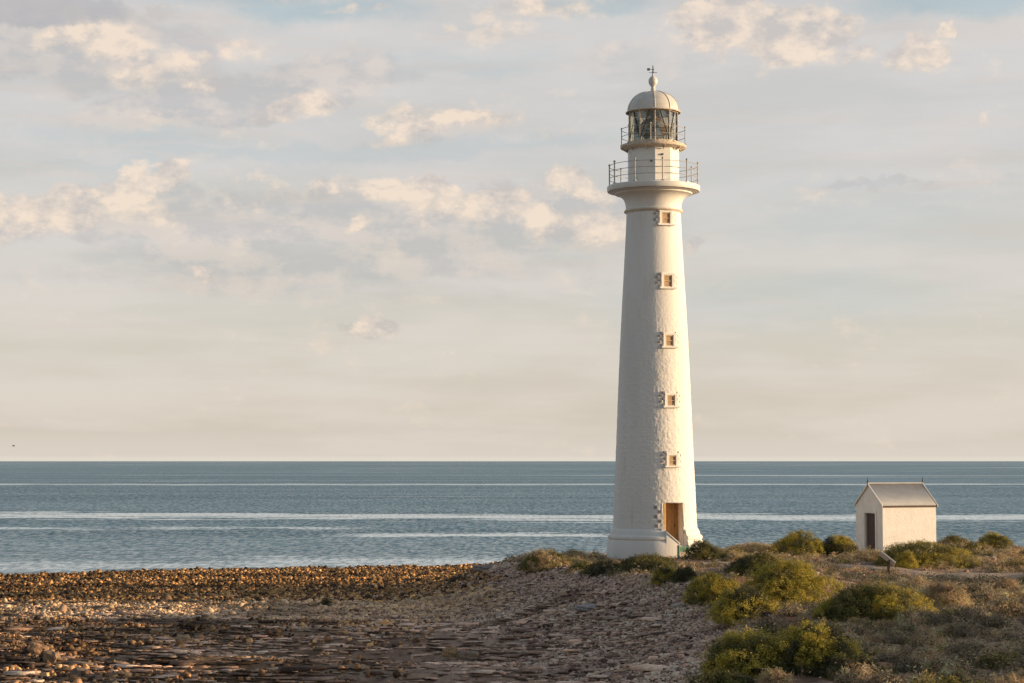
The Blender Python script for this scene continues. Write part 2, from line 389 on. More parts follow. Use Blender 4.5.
BXF = np.array([(0, 3, 2, 1), (4, 5, 6, 7), (0, 1, 5, 4), (1, 2, 6, 5), (2, 3, 7, 6), (3, 0, 4, 7)])
def stones(name, X, Y, size, flat, cols, kind='ico', lift=0.25, tilt=0.25, xlong=1.0):
    n = len(X)
    B, Fb = (ICO, ICF) if kind == 'ico' else (BXV, BXF)
    P = B[None] * (1 + rng.uniform(-0.28, 0.28, (n, len(B), 3)))
    if kind == 'box':
        P[:, 4:, :2] *= rng.uniform(0.72, 0.95, (n, 1, 1)); P = P / 1.5
    sx_ = size * rng.uniform(0.8, 1.5, n); sy_ = size * rng.uniform(0.6, 1.1, n); sz_ = size * flat * rng.uniform(0.7, 1.3, n)
    P = P * np.stack([sx_, sy_, sz_], 1)[:, None, :]
    az, Rm = rot_mats(n, tilt)
    P = np.einsum('nij,nkj->nki', Rm, P)
    P[:, :, 0] *= xlong
    z = hgt(X, Y) + lift * sz_
    P += np.stack([X, Y, z], 1)[:, None, :]
    idx = (Fb[None] + (np.arange(n) * len(B))[:, None, None]).reshape(-1, Fb.shape[1])
    return mesh_obj(name, P.reshape(-1, 3), idx, M['stone'], cols=np.repeat(cols, len(B), 0))
def pick(pal, n, jit=0.28):
    pal = np.array(pal); c = pal[rng.integers(0, len(pal), n)]
    k_ = np.minimum(1.45 * np.exp(rng.normal(0, jit, (n, 1))), 0.62 / c.max(1, keepdims=True)); return c * k_
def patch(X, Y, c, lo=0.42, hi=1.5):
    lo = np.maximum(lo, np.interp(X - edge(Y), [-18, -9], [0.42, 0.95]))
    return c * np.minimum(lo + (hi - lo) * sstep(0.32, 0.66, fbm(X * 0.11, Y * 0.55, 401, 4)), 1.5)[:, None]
def inview(X, Y, m=5.0): return np.abs(X) < Y * 0.262 + m
# shore rubble with weed
n = 165000; Y = rng.uniform(97, 150, n); X = rng.uniform(-46, 6, n)
d = shore(X) - Y; e = X - edge(Y)
k = inview(X, Y) & (d > -1.8) & (e < -2) & (rng.random(n) < np.interp(Y, [97, 103, 120, 154], [.45, 1, .9, .65]))
X, Y = X[k], Y[k]; n = len(X); print('rubble', n)
cl = pick([(0.28, 0.14, 0.05), (0.17, 0.09, 0.035), (0.05, 0.030, 0.018), (0.38, 0.22, 0.10), (0.19, 0.115, 0.045), (0.06, 0.038, 0.022), (0.035, 0.024, 0.016)], n)
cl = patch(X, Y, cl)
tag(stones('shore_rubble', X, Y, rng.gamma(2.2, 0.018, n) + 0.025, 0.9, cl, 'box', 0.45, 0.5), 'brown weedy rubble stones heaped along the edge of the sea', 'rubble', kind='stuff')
# pale shingle bar
n = 38000; Y = rng.normal(94.5, 3.4, n); X = rng.uniform(-36, 2, n)
k = inview(X, Y) & (X - edge(Y) < -3) & (Y > 83); X, Y = X[k], Y[k]; n = len(X); print('shingle', n)
cl = pick([(0.44, 0.30, 0.175), (0.38, 0.25, 0.14), (0.30, 0.20, 0.13), (0.50, 0.37, 0.24), (0.15, 0.095, 0.06)], n)
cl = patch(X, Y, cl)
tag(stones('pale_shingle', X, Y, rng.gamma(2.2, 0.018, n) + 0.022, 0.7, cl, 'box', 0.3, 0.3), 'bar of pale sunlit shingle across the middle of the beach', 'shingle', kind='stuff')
# cobble slope at the foot of the dune
n = 110000; Y = rng.uniform(43, 118, n); e = rng.normal(-1.8, 2.3, n) * np.interp(Y, [60, 90], [1, 1.5]); X = edge(Y) + e
k = inview(X, Y) & (e < 0.9) & (e > -13); X, Y = X[k], Y[k]; n = len(X); print('cobbles', n)
cl = pick([(0.38, 0.26, 0.195), (0.31, 0.21, 0.16), (0.42, 0.30, 0.225), (0.17, 0.11, 0.085), (0.42, 0.32, 0.26), (0.34, 0.21, 0.15), (0.08, 0.052, 0.042)], n)
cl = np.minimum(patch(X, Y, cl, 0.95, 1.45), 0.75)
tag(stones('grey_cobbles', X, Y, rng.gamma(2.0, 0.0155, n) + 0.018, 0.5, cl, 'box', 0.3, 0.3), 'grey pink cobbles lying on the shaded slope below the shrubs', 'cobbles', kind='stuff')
# slabs and broken rocks of the shelf
n = 60000; Y = 44 + 50 * rng.random(n) ** 1.0; X = rng.uniform(-30, 6, n)
k = inview(X, Y) & (X - edge(Y) < -1.6) & (fbm(X * .25, Y * .55, 201, 3) > rng.uniform(0.22, 0.56, n)); X, Y = X[k], Y[k]; n = len(X); print('shelf', n)
cl = pick([(0.30, 0.19, 0.135), (0.22, 0.145, 0.105), (0.38, 0.26, 0.19), (0.08, 0.05, 0.037), (0.35, 0.25, 0.195), (0.42, 0.32, 0.25), (0.13, 0.085, 0.06)], n)
cl = patch(X, Y, cl)
tag(stones('shelf_slabs', X, Y, rng.gamma(2.0, 0.030, n) + 0.025, 0.2, cl, 'box', 0.7, 0.07, 2.3), 'thin layered brown slabs breaking up on the rock shelf', 'slabs', kind='stuff')
n = 50000; Y = 44 + 44 * rng.random(n); X = -3 - 27 * rng.random(n) ** 0.8
k = inview(X, Y) & (fbm(X * .3, Y * .4, 211, 3) > rng.uniform(0.42, 0.62, n)); X, Y = X[k], Y[k]; n = len(X); print('loose', n)
cl = pick([(0.38, 0.21, 0.095), (0.24, 0.13, 0.065), (0.42, 0.26, 0.13), (0.10, 0.058, 0.035), (0.055, 0.034, 0.022)], n)
cl = patch(X, Y, cl)
tag(stones('loose_rocks', X, Y, rng.gamma(2.0, 0.017, n) + 0.020, 0.8, cl, 'box', 0.6, 0.35, 1.1), 'loose angular brown rocks strewn over the left of the rock shelf', 'rocks', kind='stuff')

# a few rocks one can point to
def boulder(px, py, wpx, hpx, colr, label, seed, flat=False):
    import bmesh
    p = pix(px, py); s_ = depth(p.y, p.z) / F
    bm = bmesh.new(); bmesh.ops.create_icosphere(bm, subdivisions=3, radius=1)
    r2 = np.random.default_rng(seed); ph = r2.uniform(0, 6, 6)
    for v in bm.verts:
        q = v.co; kx = max(abs(q.x), abs(q.y), abs(q.z))
        q = q * (0.5 + 0.5 / kx)
        f = 1 + 0.13 * math.sin(3.1 * q.x + ph[0]) + 0.1 * math.sin(4.7 * q.y + ph[1]) + 0.09 * math.sin(7.3 * q.z + ph[2] + 3 * q.x)
        v.co = Vector((q.x * wpx / 2 * s_ * f, q.y * wpx / 2.6 * s_ * f, q.z * hpx * 0.75 * s_ * f))
    me = bpy.data.meshes.new('beach_rock'); bm.to_mesh(me); bm.free()
    a = me.color_attributes.new('Col', 'FLOAT_COLOR', 'POINT'); c = np.ones((len(me.vertices), 4), np.float32); c[:, :3] = colr; a.data.foreach_set('color', c.ravel())
    me.materials.append(M['stone'])
    o = bpy.data.objects.new('beach_rock', me); col.objects.link(o); o.location = p + Vector((0, 0, hpx * 0.3 * s_)); o.rotation_euler = (0, 0, r2.uniform(-.3, .3))
    return tag(o, label, 'rock', 'larger rocks lying on the beach')
boulder(586, 610, 24, 5, (0.34, 0.31, 0.30), 'broad pale grey flat rock on the cobbles left of the shrubs', 3)
boulder(449, 657, 13, 8, (0.36, 0.24, 0.13), 'orange brown block standing on the shelf at its lit right end', 4)
boulder(468, 661, 18, 8, (0.27, 0.20, 0.15), 'brown angular rock just right of the orange brown block', 5)
boulder(39, 655, 18, 10, (0.32, 0.20, 0.12), 'large orange rock at the far left of the rock shelf', 6)
boulder(52, 662, 14, 9, (0.26, 0.18, 0.12), 'brown rock lying against the large orange rock', 7)
boulder(80, 678, 24, 8, (0.20, 0.15, 0.12), 'wide dull slab rock in the bottom left corner', 8)
boulder(183, 641, 12, 6, (0.36, 0.26, 0.17), 'squat tan rock on the dark part of the beach', 9)
boulder(157, 634, 12, 5, (0.34, 0.24, 0.15), 'small tan rock just above and left of the squat one', 10)
boulder(660, 628, 9, 6, (0.30, 0.24, 0.21), 'knobbly grey rock alone on the cobble slope', 11)
boulder(680, 608, 20, 4, (0.42, 0.36, 0.30), 'pale stone ledge at the foot of the yellow green shrubs', 12)
boulder(483, 570, 20, 5, (0.28, 0.23, 0.21), 'tilted grey slab on the rise at the left end of the headland', 13)
boulder(989, 561, 12, 5, (0.30, 0.23, 0.19), 'grey rock in the scrub to the right of the shed', 14)
boulder(866, 566, 12, 4, (0.30, 0.23, 0.19), 'low grey rock on the path edge in front of the shed door', 15)

# ------------------------------------------------------------------ lighthouse
TY = 103.0
TX = (655 - 512) / F * depth(TY, 3.0)
GZ = 2.55
def tz(py): return row_z(py, TY) - GZ
def tr(pxr, py): return pxr * depth(TY, row_z(py, TY)) / F
lh = empty('lighthouse', (TX, TY, GZ))
tag(lh, 'tall white tapering stone lighthouse with two railed galleries and a domed lantern', 'lighthouse')
vang = math.atan2(-TY, -TX)         # direction from tower axis to camera
def ang(deg): return vang + R(deg)   # positive deg = to the right in the photo
DOOR = 27.5
WA = 27.0
# shaft: fine sheet of rough painted stone
prof_y = [531, 520, 500, 460, 420, 380, 340, 300, 260, 230, 213]
prof_r = [42.3, 41.6, 40.7, 38.9, 37.2, 35.6, 33.7, 31.6, 29.3, 27.7, 27.0]
z0, z1 = tz(532), tz(212.5)
zz = np.arange(z0, z1, 0.036); zz = np.append(zz, z1)
NA = 400
aa = np.linspace(0, 2 * np.pi, NA, endpoint=False)
pz = np.array([tz(y) for y in prof_y]); pr = np.array([tr(r, y) for r, y in zip(prof_r, prof_y)])
def shaft_r(z): return np.interp(z, pz, pr)
A_, Z_ = np.meshgrid(aa, zz)
Rr = shaft_r(Z_); A2 = (A_ - np.pi / 2) % (2 * np.pi); arc = A2 * 1.9
course = Z_ / 0.27 + 0.25 * fbm(arc * 1.2, Z_ * 0.4, 4); ci = np.floor(course); cf = course - ci
NB = 34
bl = A_ / (2 * np.pi) * NB + 0.6 * vnoise(ci, ci * 0, 8) + (ci % 2) * 0.5 + 0.35 * np.sin(A_ * 5 + ci * 2.1)
bi = np.floor(bl) % NB; bf = bl - np.floor(bl)
edgeb = np.minimum(sstep(0, 0.16, np.minimum(cf, 1 - cf)), sstep(0, 0.10, np.minimum(bf, 1 - bf)))
off = _hash(bi, ci, 12)
zf = Z_ / z1
amp = np.interp(zf, [0, 0.50, 0.66, 0.78, 1], [0.50, 0.50, 0.34, 0.09, 0.07])
nn = 0.6 * fbm(arc * 6.0, Z_ * 6.8, 15, 4, 0.65) + 0.4 * np.abs(fbm(arc * 5.5, Z_ * 6.0, 19, 3) - 0.5) * 4
dsp = amp * (0.007 * off * edgeb + 0.004 * edgeb + 0.062 * (nn - 0.5)) + 0.004 * (fbm(arc * 3, Z_ * .3, 3) - .5)
Rr = Rr + dsp
SV = np.stack([Rr * np.cos(A_), Rr * np.sin(A_), Z_], -1).reshape(-1, 3)
nz = len(zz)
i = (np.arange(nz - 1) * NA)[:, None] + np.arange(NA)[None, :]
j = (np.arange(nz - 1) * NA)[:, None] + ((np.arange(NA) + 1) % NA)[None, :]
SF = np.stack([i, j, j + NA, i + NA], -1)
# leave out faces behind the windows and door
wins = [(221, 8.2, 11.5), (283.5, 8.2, 12.0), (342.5, 7.6, 11.0), (401.5, 7.6, 10.5), (460.5, 7.2, 10.0)]
ac = (aa + np.pi / NA)[None, :]; zc = ((zz[:-1] + zz[1:]) / 2)[:, None]
def angd(a, b): return (a - b + np.pi) % (2 * np.pi) - np.pi
keep = np.ones((nz - 1, NA), bool)
for (wy, ww, wh) in wins:
    zc0 = tz(wy); r = shaft_r(zc0); w2 = tr(ww, wy) / 2 / math.cos(R(27)); h2 = tr(wh, wy) / 2
    keep &= ~((np.abs(angd(ac, ang(WA))) * r < w2 + 0.02) & (np.abs(zc - zc0) < h2 + 0.02))
DZ0, DZ1 = tz(544), tz(502.5); DW = 0.53
keep &= ~((np.abs(angd(ac, ang(DOOR))) * shaft_r(zc) < DW + 0.03) & (zc < DZ1 + 0.03))
mesh_obj('tower_shaft', SV, SF[keep], M['paint'], lh, smooth=True)

def local(a):   # matrix: local x = tangent to the right in the photo, y = inward, z up
    n = Vector((math.cos(a), math.sin(a), 0)); t = Vector((-math.sin(a), math.cos(a), 0))
    return Matrix((t, -n, Vector((0, 0, 1)))).transposed()
class LB(MB):
    def __init__(s, a, r, z): super().__init__(); s.m = local(a); s.o = Vector((math.cos(a) * r, math.sin(a) * r, z))
    def b(s, c, d, bev=0.0): s.box(tuple(s.o + s.m @ Vector(c)), d, mat=s.m, bev=bev)
for wi, (wy, ww, wh) in enumerate(wins):
    zc0 = tz(wy); r = float(shaft_r(zc0)); w2 = tr(ww, wy) / 2 / math.cos(R(27)); h2 = tr(wh, wy) / 2
    root = LB(ang(WA), r, zc0)
    f = LB(ang(WA), r, zc0)       # stone surround
    T = 0.10
    f.b((0, 0.195, h2 + 0.06), (2 * w2 + 0.26, 0.40, 0.12), 0.01)
    f.b((-w2 - 0.065, 0.195, 0), (0.13, 0.397, 2 * h2), 0.0); f.b((w2 + 0.065, 0.195, 0), (0.13, 0.397, 2 * h2), 0.0)
    win = f.build('window', M['paint'], lh)
    s_ = LB(ang(WA), r, zc0); s_.b((-0.04, 0.10, -h2 - 0.05), (2 * w2 + 0.50, 0.50, 0.10), 0.015); s_.build('sill', M['paint'], win)
    fr = LB(ang(WA), r, zc0); q = 0.05
    for sx_ in (-1, 1): fr.b((sx_ * (w2 - q / 2), 0.055, 0), (q, 0.06, 2 * h2))
    for sz_ in (-1, 1): fr.b((0, 0.055, sz_ * (h2 - q / 2)), (2 * w2 - 2 * q, 0.058, q))
    fr.b((0, 0.055, 0), (2 * w2 - 2 * q, 0.05, 0.03))
    fr.build('frame', M['frame'], win)
    pn = LB(ang(WA), r, zc0); pn.b((0, 0.085, 0), (2 * w2, 0.03, 2 * h2)); pn.build('pane', M['pane'], win)
    # toothed quoins either side
    bh = tr(2.9, wy)
    nrow = 5
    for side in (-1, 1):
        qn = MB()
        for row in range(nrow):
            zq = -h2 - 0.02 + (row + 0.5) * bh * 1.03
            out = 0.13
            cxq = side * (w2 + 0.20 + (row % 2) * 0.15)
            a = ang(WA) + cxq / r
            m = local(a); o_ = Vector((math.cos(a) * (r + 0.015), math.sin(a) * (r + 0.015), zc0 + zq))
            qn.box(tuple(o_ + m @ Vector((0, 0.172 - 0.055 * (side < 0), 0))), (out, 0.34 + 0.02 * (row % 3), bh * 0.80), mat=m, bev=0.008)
        qn.build('quoin', M['quoin'] if side < 0 else M['paint'], win)  # left blocks carry painted shadow, right ones plain wall paint

# door: deep reveal with its left side coloured as sunlit, timber door, threshold
dm = LB(ang(DOOR), float(shaft_r(1.2)), 0)
rd = float(shaft_r(DZ0))
dh = DZ1 - DZ0
D = lambda: LB(ang(DOOR), rd, DZ0)
x = D()
x.b((-DW - 0.06, 0.62, dh / 2), (0.12, 0.95, dh)); x.b((DW + 0.06, 0.62, dh / 2), (0.12, 0.95, dh)); x.b((0, 0.64, dh + 0.07), (2 * DW + 0.26, 0.90, 0.14), 0.01)
x.b((0, 0.40, -0.06), (2 * DW + 0.24, 0.95, 0.12), 0.01)
dr = x.build('door', M['paint'], lh)
x = D(); x.b((-DW + 0.035, 0.37, dh / 2), (0.07, 0.50, dh - 0.004)); x.build('sunlit_reveal', M['sun_ochre'], dr)  # lining of the left reveal, sunlight put into its colour
x = D()
for k in range(5): x.b((-DW + 0.16 + 0.2 * k, 0.66, dh / 2), (0.19, 0.05, dh - 0.01), 0.006)
for zq in (0.3, 1.05, 1.8): x.b((0, 0.625, zq), (2 * DW - 0.06, 0.03, 0.10))
x.build('door_leaf', M['door'], dr)
x = D(); x.b((0.32, 0.60, 1.0), (0.03, 0.04, 0.16)); x.build('handle', M['iron'], dr)
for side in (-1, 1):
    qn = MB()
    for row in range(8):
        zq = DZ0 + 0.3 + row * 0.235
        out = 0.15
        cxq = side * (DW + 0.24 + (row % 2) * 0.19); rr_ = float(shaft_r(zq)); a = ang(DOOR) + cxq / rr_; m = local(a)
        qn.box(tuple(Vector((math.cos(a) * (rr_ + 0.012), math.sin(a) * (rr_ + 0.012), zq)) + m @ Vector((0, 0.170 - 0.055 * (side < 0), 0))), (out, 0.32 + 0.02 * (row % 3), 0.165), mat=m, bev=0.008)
    qn.build('quoin', M['quoin'] if side < 0 else M['paint'], dr)  # painted shadow on the left side only, as at the windows

# plinth with a gap for the doorway
g0, g1 = R(13.5), R(43.5); GC = ang(36)
pl = MB()
P = [(tr(41.0, 527), tz(527)), (tr(43.6, 529), tz(529)), (tr(44.6, 531.5), tz(531.5)), (tr(45.2, 534), tz(534)), (tr(47.2, 535.5), tz(535.5)), (tr(47.4, 537.5), tz(537.5)),
     (tr(46.4, 539), tz(539)), (tr(47.6, 541.5), tz(541.5)), (tr(47.9, 552), tz(552)), (tr(48.1, 562), tz(562)), (tr(35, 562), tz(562)), (tr(35, 527), tz(527)), (tr(41.0, 527), tz(527))]
pl.lathe(P, 90, vang + g1, vang + 2 * math.pi + g0, caps=True)
pl.build('plinth', M['paint'], lh, smooth=True)
wg = MB(); NW = 12; rings = []
ro_, ri_, zb_ = tr(47.7, 552), tr(39.5, 545), tz(562)
for k in range(NW + 1):
    t = k / NW; a = vang + g0 + (R(30.5) - g0) * t; zt_ = tz(529.5 + 12.0 * t)
    for (r_, z_) in ((ro_, zb_), (ro_, zt_ - 0.06), (ro_ + 0.04, zt_ - 0.06), (ro_ + 0.04, zt_), (ri_, zt_ + 0.02), (ri_, zb_)): rings.append((r_ * math.cos(a), r_ * math.sin(a), z_))
wg.add(rings, [(k * 6 + i_, k * 6 + (i_ + 1) % 6, (k + 1) * 6 + (i_ + 1) % 6, (k + 1) * 6 + i_) for k in range(NW) for i_ in range(6)] + [tuple(range(6)), tuple(NW * 6 + i_ for i_ in reversed(range(6)))])
wg.build('stair_wing', M['paint'], lh)
st = LB(GC, tr(43, 545), 0)
st.b((0, 0.2, tz(546) - 0.20), (0.66, 0.7, 0.40), 0.01); st.b((0, 0.0, tz(551) - 0.10), (0.64, 0.5, 0.30), 0.01)
st.build('step', M['rust'], lh)

# cornice, cove and main gallery
cv = MB()
prof = [(27.0, 214), (28.6, 213.2), (28.8, 210.2), (27.6, 209.4), (27.9, 206), (28.8, 202), (30.8, 198.5), (34.0, 196), (37.5, 195), (38.3, 194.9), (38.6, 193.6), (42.5, 192.9), (44.6, 192.5)]
cv.lathe([(tr(r, y), tz(y)) for r, y in prof], 120); cv.build('corbel', M['paint_top'], lh, smooth=True)
dk = MB(); prof = [(40, 192.4), (45.8, 192.2), (46.3, 191.4), (46.4, 187.4), (45.9, 186.6), (20, 186.4)]
dk.lathe([(tr(r, y), tz(y)) for r, y in prof], 120); dk.build('gallery_deck', M['paint_top'], lh, smooth=True)
rb = MB(); prof = [(28.9, 213.0), (29.5, 212.4), (29.4, 211.6), (28.9, 211.3)]
rb.lathe([(tr(r, y), tz(y)) for r, y in prof], 100); rb.build('rusted_moulding', M['rust'], lh, smooth=True)
def railing(n, off, rpx, ybase, ytop, rails, pr_, name):
    o = None
    rl = MB()
    for yy in rails:
        r = tr(rpx, yy); z = tz(yy); rl.tube([(r * math.cos(a), r * math.sin(a), z) for a in np.linspace(0, 2 * np.pi, 73)], 0.016, 6, False)
    o = rl.build(name, M['rail'], lh)
    for k in range(n):
        a = ang(off + 360 / n * k); r = tr(rpx, ybase); p = MB()
        za, zb = tz(ybase), tz(ytop)
        p.tube([(r * math.cos(a), r * math.sin(a), za), (r * math.cos(a), r * math.sin(a), zb)], pr_, 8)
        p.lathe([(0.001, zb - 0.01), (pr_ * 1.7, zb + 0.02), (pr_ * 1.9, zb + 0.06), (pr_ * 1.2, zb + 0.10), (0.001, zb + 0.115)], 8, cx=r * math.cos(a), cy=r * math.sin(a))
        p.box((r * math.cos(a), r * math.sin(a), za + 0.02), (0.13, 0.13, 0.035), rz=a)
        p.build('post', M['rail'], o)
railing(10, 11.8, 44.3, 186.4, 165.3, (166.5, 172.8, 179.2), 0.034, 'gallery_railing')

# watch room: ten-sided
def poly(n, off): return [ang(off + 360 / n * k) for k in range(n)]
NS = 10; OFF = 4.0
wr = MB()
wr.lathe([(tr(26.3, y), tz(y)) for y in (186.4, 149.0)], NS, ang(OFF), ang(OFF) + 2 * math.pi)
wr.lathe([(tr(26.9, 186.4), tz(186.3)), (tr(27.2, 184.8), tz(184.6)), (tr(26.2, 184), tz(184.0))], NS, ang(OFF), ang(OFF) + 2 * math.pi)
wrm = wr.build('watch_room', M['paint_top'], lh)
for (dx, yy) in ((-2, 164.5), (9, 158)):
    vt = MB()
    a = ang(math.degrees(math.asin(dx / 26))); r = tr(25.9, yy); m = local(a)
    vt.box((r * math.cos(a), r * math.sin(a), tz(yy)), (0.09, 0.08, 0.09), mat=m)
    vt.build('vent', M['iron'], wrm)
# lantern gallery
lg = MB(); prof = [(26.4, 150.6), (30.5, 149.4), (32.6, 148.6), (32.9, 148.0), (32.8, 146.3), (32.3, 145.6), (20, 145.4)]
lg.lathe([(tr(r, y), tz(y)) for r, y in prof], 100); lgo = lg.build('lantern_gallery', M['rust'], lh, smooth=True)
for k in range(10):
    a = ang(22 + 36 * k); b_ = MB(); r0, r1 = tr(26, 150), tr(31.5, 150)
    b_.tube([(r0 * math.cos(a), r0 * math.sin(a), tz(152.2)), (r1 * math.cos(a), r1 * math.sin(a), tz(149.3))], 0.035, 6); b_.build('bracket', M['rust'], lgo)
railing(8, -4.5, 31.8, 145.4, 129.2, (129.8, 137.5), 0.024, 'lantern_railing')
# lantern
ys0, ys1 = 145.4, 112.0
lt = MB(); rl0 = tr(24.8, 130)
lt.lathe([(rl0 * 1.01, tz(145.4)), (rl0 * 1.02, tz(142.6)), (rl0 * 0.97, tz(142.4))], NS, ang(OFF), ang(OFF) + 2 * math.pi)
lt.build('lantern_curb', M['rust'], lh)
lt = MB(); lt.lathe([(rl0 * 1.0, tz(114.2)), (rl0 * 1.03, tz(114.0)), (rl0 * 1.04, tz(111.6)), (rl0 * 0.9, tz(111.4))], NS, ang(OFF), ang(OFF) + 2 * math.pi)
lto = lt.build('lantern_frame', M['rust'], lh)
for k in range(NS):
    a0 = ang(OFF + 36 * k); a1 = ang(OFF + 36 * (k + 1))
    p0 = Vector((math.cos(a0), math.sin(a0), 0)) * rl0; p1 = Vector((math.cos(a1), math.sin(a1), 0)) * rl0
    zb, zt = tz(142.6), tz(114.0)
    m_ = MB(); m_.tube([p0 + Vector((0, 0, zb)), p0 + Vector((0, 0, zt))], 0.030, 6); m_.build('mullion', M['rust'], lto)
    m_ = MB(); q0 = p0.lerp(p1, 0.0) if k % 2 else p0.lerp(p1, 1.0); q1 = p0.lerp(p1, 0.62) if k % 2 else p0.lerp(p1, 0.38)
    m_.tube([q0 + Vector((0, 0, zb)), q1 + Vector((0, 0, zt))], 0.026, 6); m_.build('diagonal_bar', M['iron'], lto)
    c = (p0 + p1) * 0.5 * 0.985; a = (a0 + a1) / 2; m = local(a); g_ = MB()
    g_.box(tuple(c + Vector((0, 0, (zb + zt) / 2))), ((p1 - p0).length * 0.96, 0.008, zt - zb - 0.01), mat=m); g_.build('glass_pane', M['glass'], lto)
lf = MB(); lf.lathe([(0.001, tz(143.6)), (rl0 * 0.95, tz(143.5))], 20); lf.build('lantern_floor', M['iron'], lto)
# lens: barrel of stacked prisms with brass frame and a dark blind standing behind the glass
ln = MB(); pr_ = [(0.30, 143.4), (0.34, 140)]
for k in range(9):
    y = 139 - k * 2.2; t = abs(k - 4) / 4; r = 0.74 - 0.30 * t ** 1.6
    pr_ += [(r, y), (r + 0.05, y - 1.0), (r, y - 2.0)]
pr_ += [(0.25, 119), (0.2, 114.5), (0.02, 114.3)]
ln.lathe([(r, tz(y)) for r, y in pr_], 24); lno = ln.build('lens', M['brass'], lh)
for k in range(6):
    a = ang(10 + 60 * k); q = MB(); q.tube([(0.70 * math.cos(a), 0.70 * math.sin(a), tz(143)), (0.72 * math.cos(a), 0.72 * math.sin(a), tz(130)), (0.34 * math.cos(a), 0.34 * math.sin(a), tz(115))], 0.03, 6); q.build('lens_bar', M['iron'], lno)
bl_ = MB(); rr_ = rl0 * 0.88
bl_.lathe([(rr_, tz(142.8)), (rr_, tz(120)), (rr_ * 0.96, tz(120)), (rr_ * 0.96, tz(142.8)), (rr_, tz(142.8))], 10, ang(-62), ang(-38), caps=True)
bl_.build('blind', M['iron'], lto); bl_ = MB()
bl_.lathe([(rr_, tz(142.8)), (rr_, tz(117)), (rr_ * 0.96, tz(117)), (rr_ * 0.96, tz(142.8)), (rr_, tz(142.8))], 10, ang(44), ang(58), caps=True)
bl_.build('blind', M['iron'], lto)
# dome
dmb = MB(); rd_ = tr(26.2, 112)
pp = [(tr(26.9, 113.2), tz(113.2)), (tr(27.0, 112.2), tz(112.3)), (tr(26.0, 111.8), tz(111.6))]
for k in range(1, 15):
    t = k / 15 * math.pi / 2; pp.append((tr(26.0 * math.cos(t) ** 0.92, 105), tz(111.8 - 20.3 * math.sin(t))))
pp += [(tr(3.4, 91), tz(91.4)), (tr(2.6, 91), tz(90.6))]
dmb.lathe(pp, 80); dmo = dmb.build('dome', M['dome'], lh, smooth=True)
for k in range(NS):
    a = ang(OFF + 36 * k); rb_ = MB()
    rb_.tube([((r + 0.01) * math.cos(a), (r + 0.01) * math.sin(a), z) for r, z in pp[2:-2]], 0.028, 6); rb_.build('rib', M['dome'], dmo)
gt = MB(); r = tr(27.1, 112.5); gt.tube([(r * math.cos(a), r * math.sin(a), tz(112.9)) for a in np.linspace(0, 2 * np.pi, 61)], 0.03, 6, False); gt.build('gutter', M['rust'], dmo)
fb = MB(); fb.lathe([(tr(r, y), tz(y)) for r, y in ((3.3, 91.6), (2.3, 89.6), (1.9, 87.4), (2.3, 86.2), (3.8, 84.6), (4.6, 82.2), (4.4, 79.6), (3.1, 77.4), (1.4, 76.2), (0.9, 74.5), (0.6, 73))], 28)
fb.build('ventilator_ball', M['dome'], lh, smooth=True)
wv = MB(); wv.tube([(0, 0, tz(76)), (0, 0, tz(65.5))], [0.045, 0.02], 8)
wv.lathe([(0.001, tz(70.2)), (0.07, tz(69.4)), (0.001, tz(68.6))], 10)
m = local(ang(0)); tv = Vector((m[0][0], m[1][0], 0))
wv.tube([tv * 0.22 + Vector((0, 0, tz(72.6))), -tv * 0.20 + Vector((0, 0, tz(72.6)))], 0.014, 5)
wvo = wv.build('weather_vane', M['iron'], lh)
va = MB(); va.tube([tv * 0.02 + Vector((0, 0, tz(69.3))), -tv * 0.16 + Vector((0, 0, tz(69.3)))], 0.012, 5)
va.box(tuple(-tv * 0.23 + Vector((0, 0, tz(69.3)))), (0.15, 0.012, 0.13), mat=m); va.build('vane_blade', M['brass'], wvo)

# green gate across the steps
gp = Vector((TX, TY, 0)) + Vector((math.cos(ang(36.0)), math.sin(ang(36.0)), 0)) * tr(47.5, 548)
gt_ = empty('gate', (gp.x, gp.y, GZ)); gt_.rotation_euler = (0, 0, ang(36.0) + math.pi / 2)
tag(gt_, 'small green gate at the foot of the lighthouse doorway', 'gate')
for sx_ in (-0.29, 0.29):
    q = MB(); q.box((sx_, 0, 0.32), (0.07, 0.07, 1.0), bev=0.008); q.build('post', M['green'], gt_)
q = MB()
for zq in (0.05, 0.40, 0.72): q.box((0, 0, zq), (0.52, 0.035, 0.07))
for k in range(7): q.box((-0.225 + 0.075 * k, 0.03, 0.385), (0.060, 0.02, 0.70))
q.build('gate_leaf', M['green'], gt_)

# ------------------------------------------------------------------ shed
SH = 107.0; SZ = row_z(553.6, SH)
sp = Vector(((883 - 512) / F * depth(SH, 3), SH, SZ))      # near corner
shd = empty('shed', sp)
tag(shd, 'small white rendered shed with gabled corrugated iron roof beside the path', 'shed')
va_ = math.atan2(sp.x, sp.y); PHI = R(33)
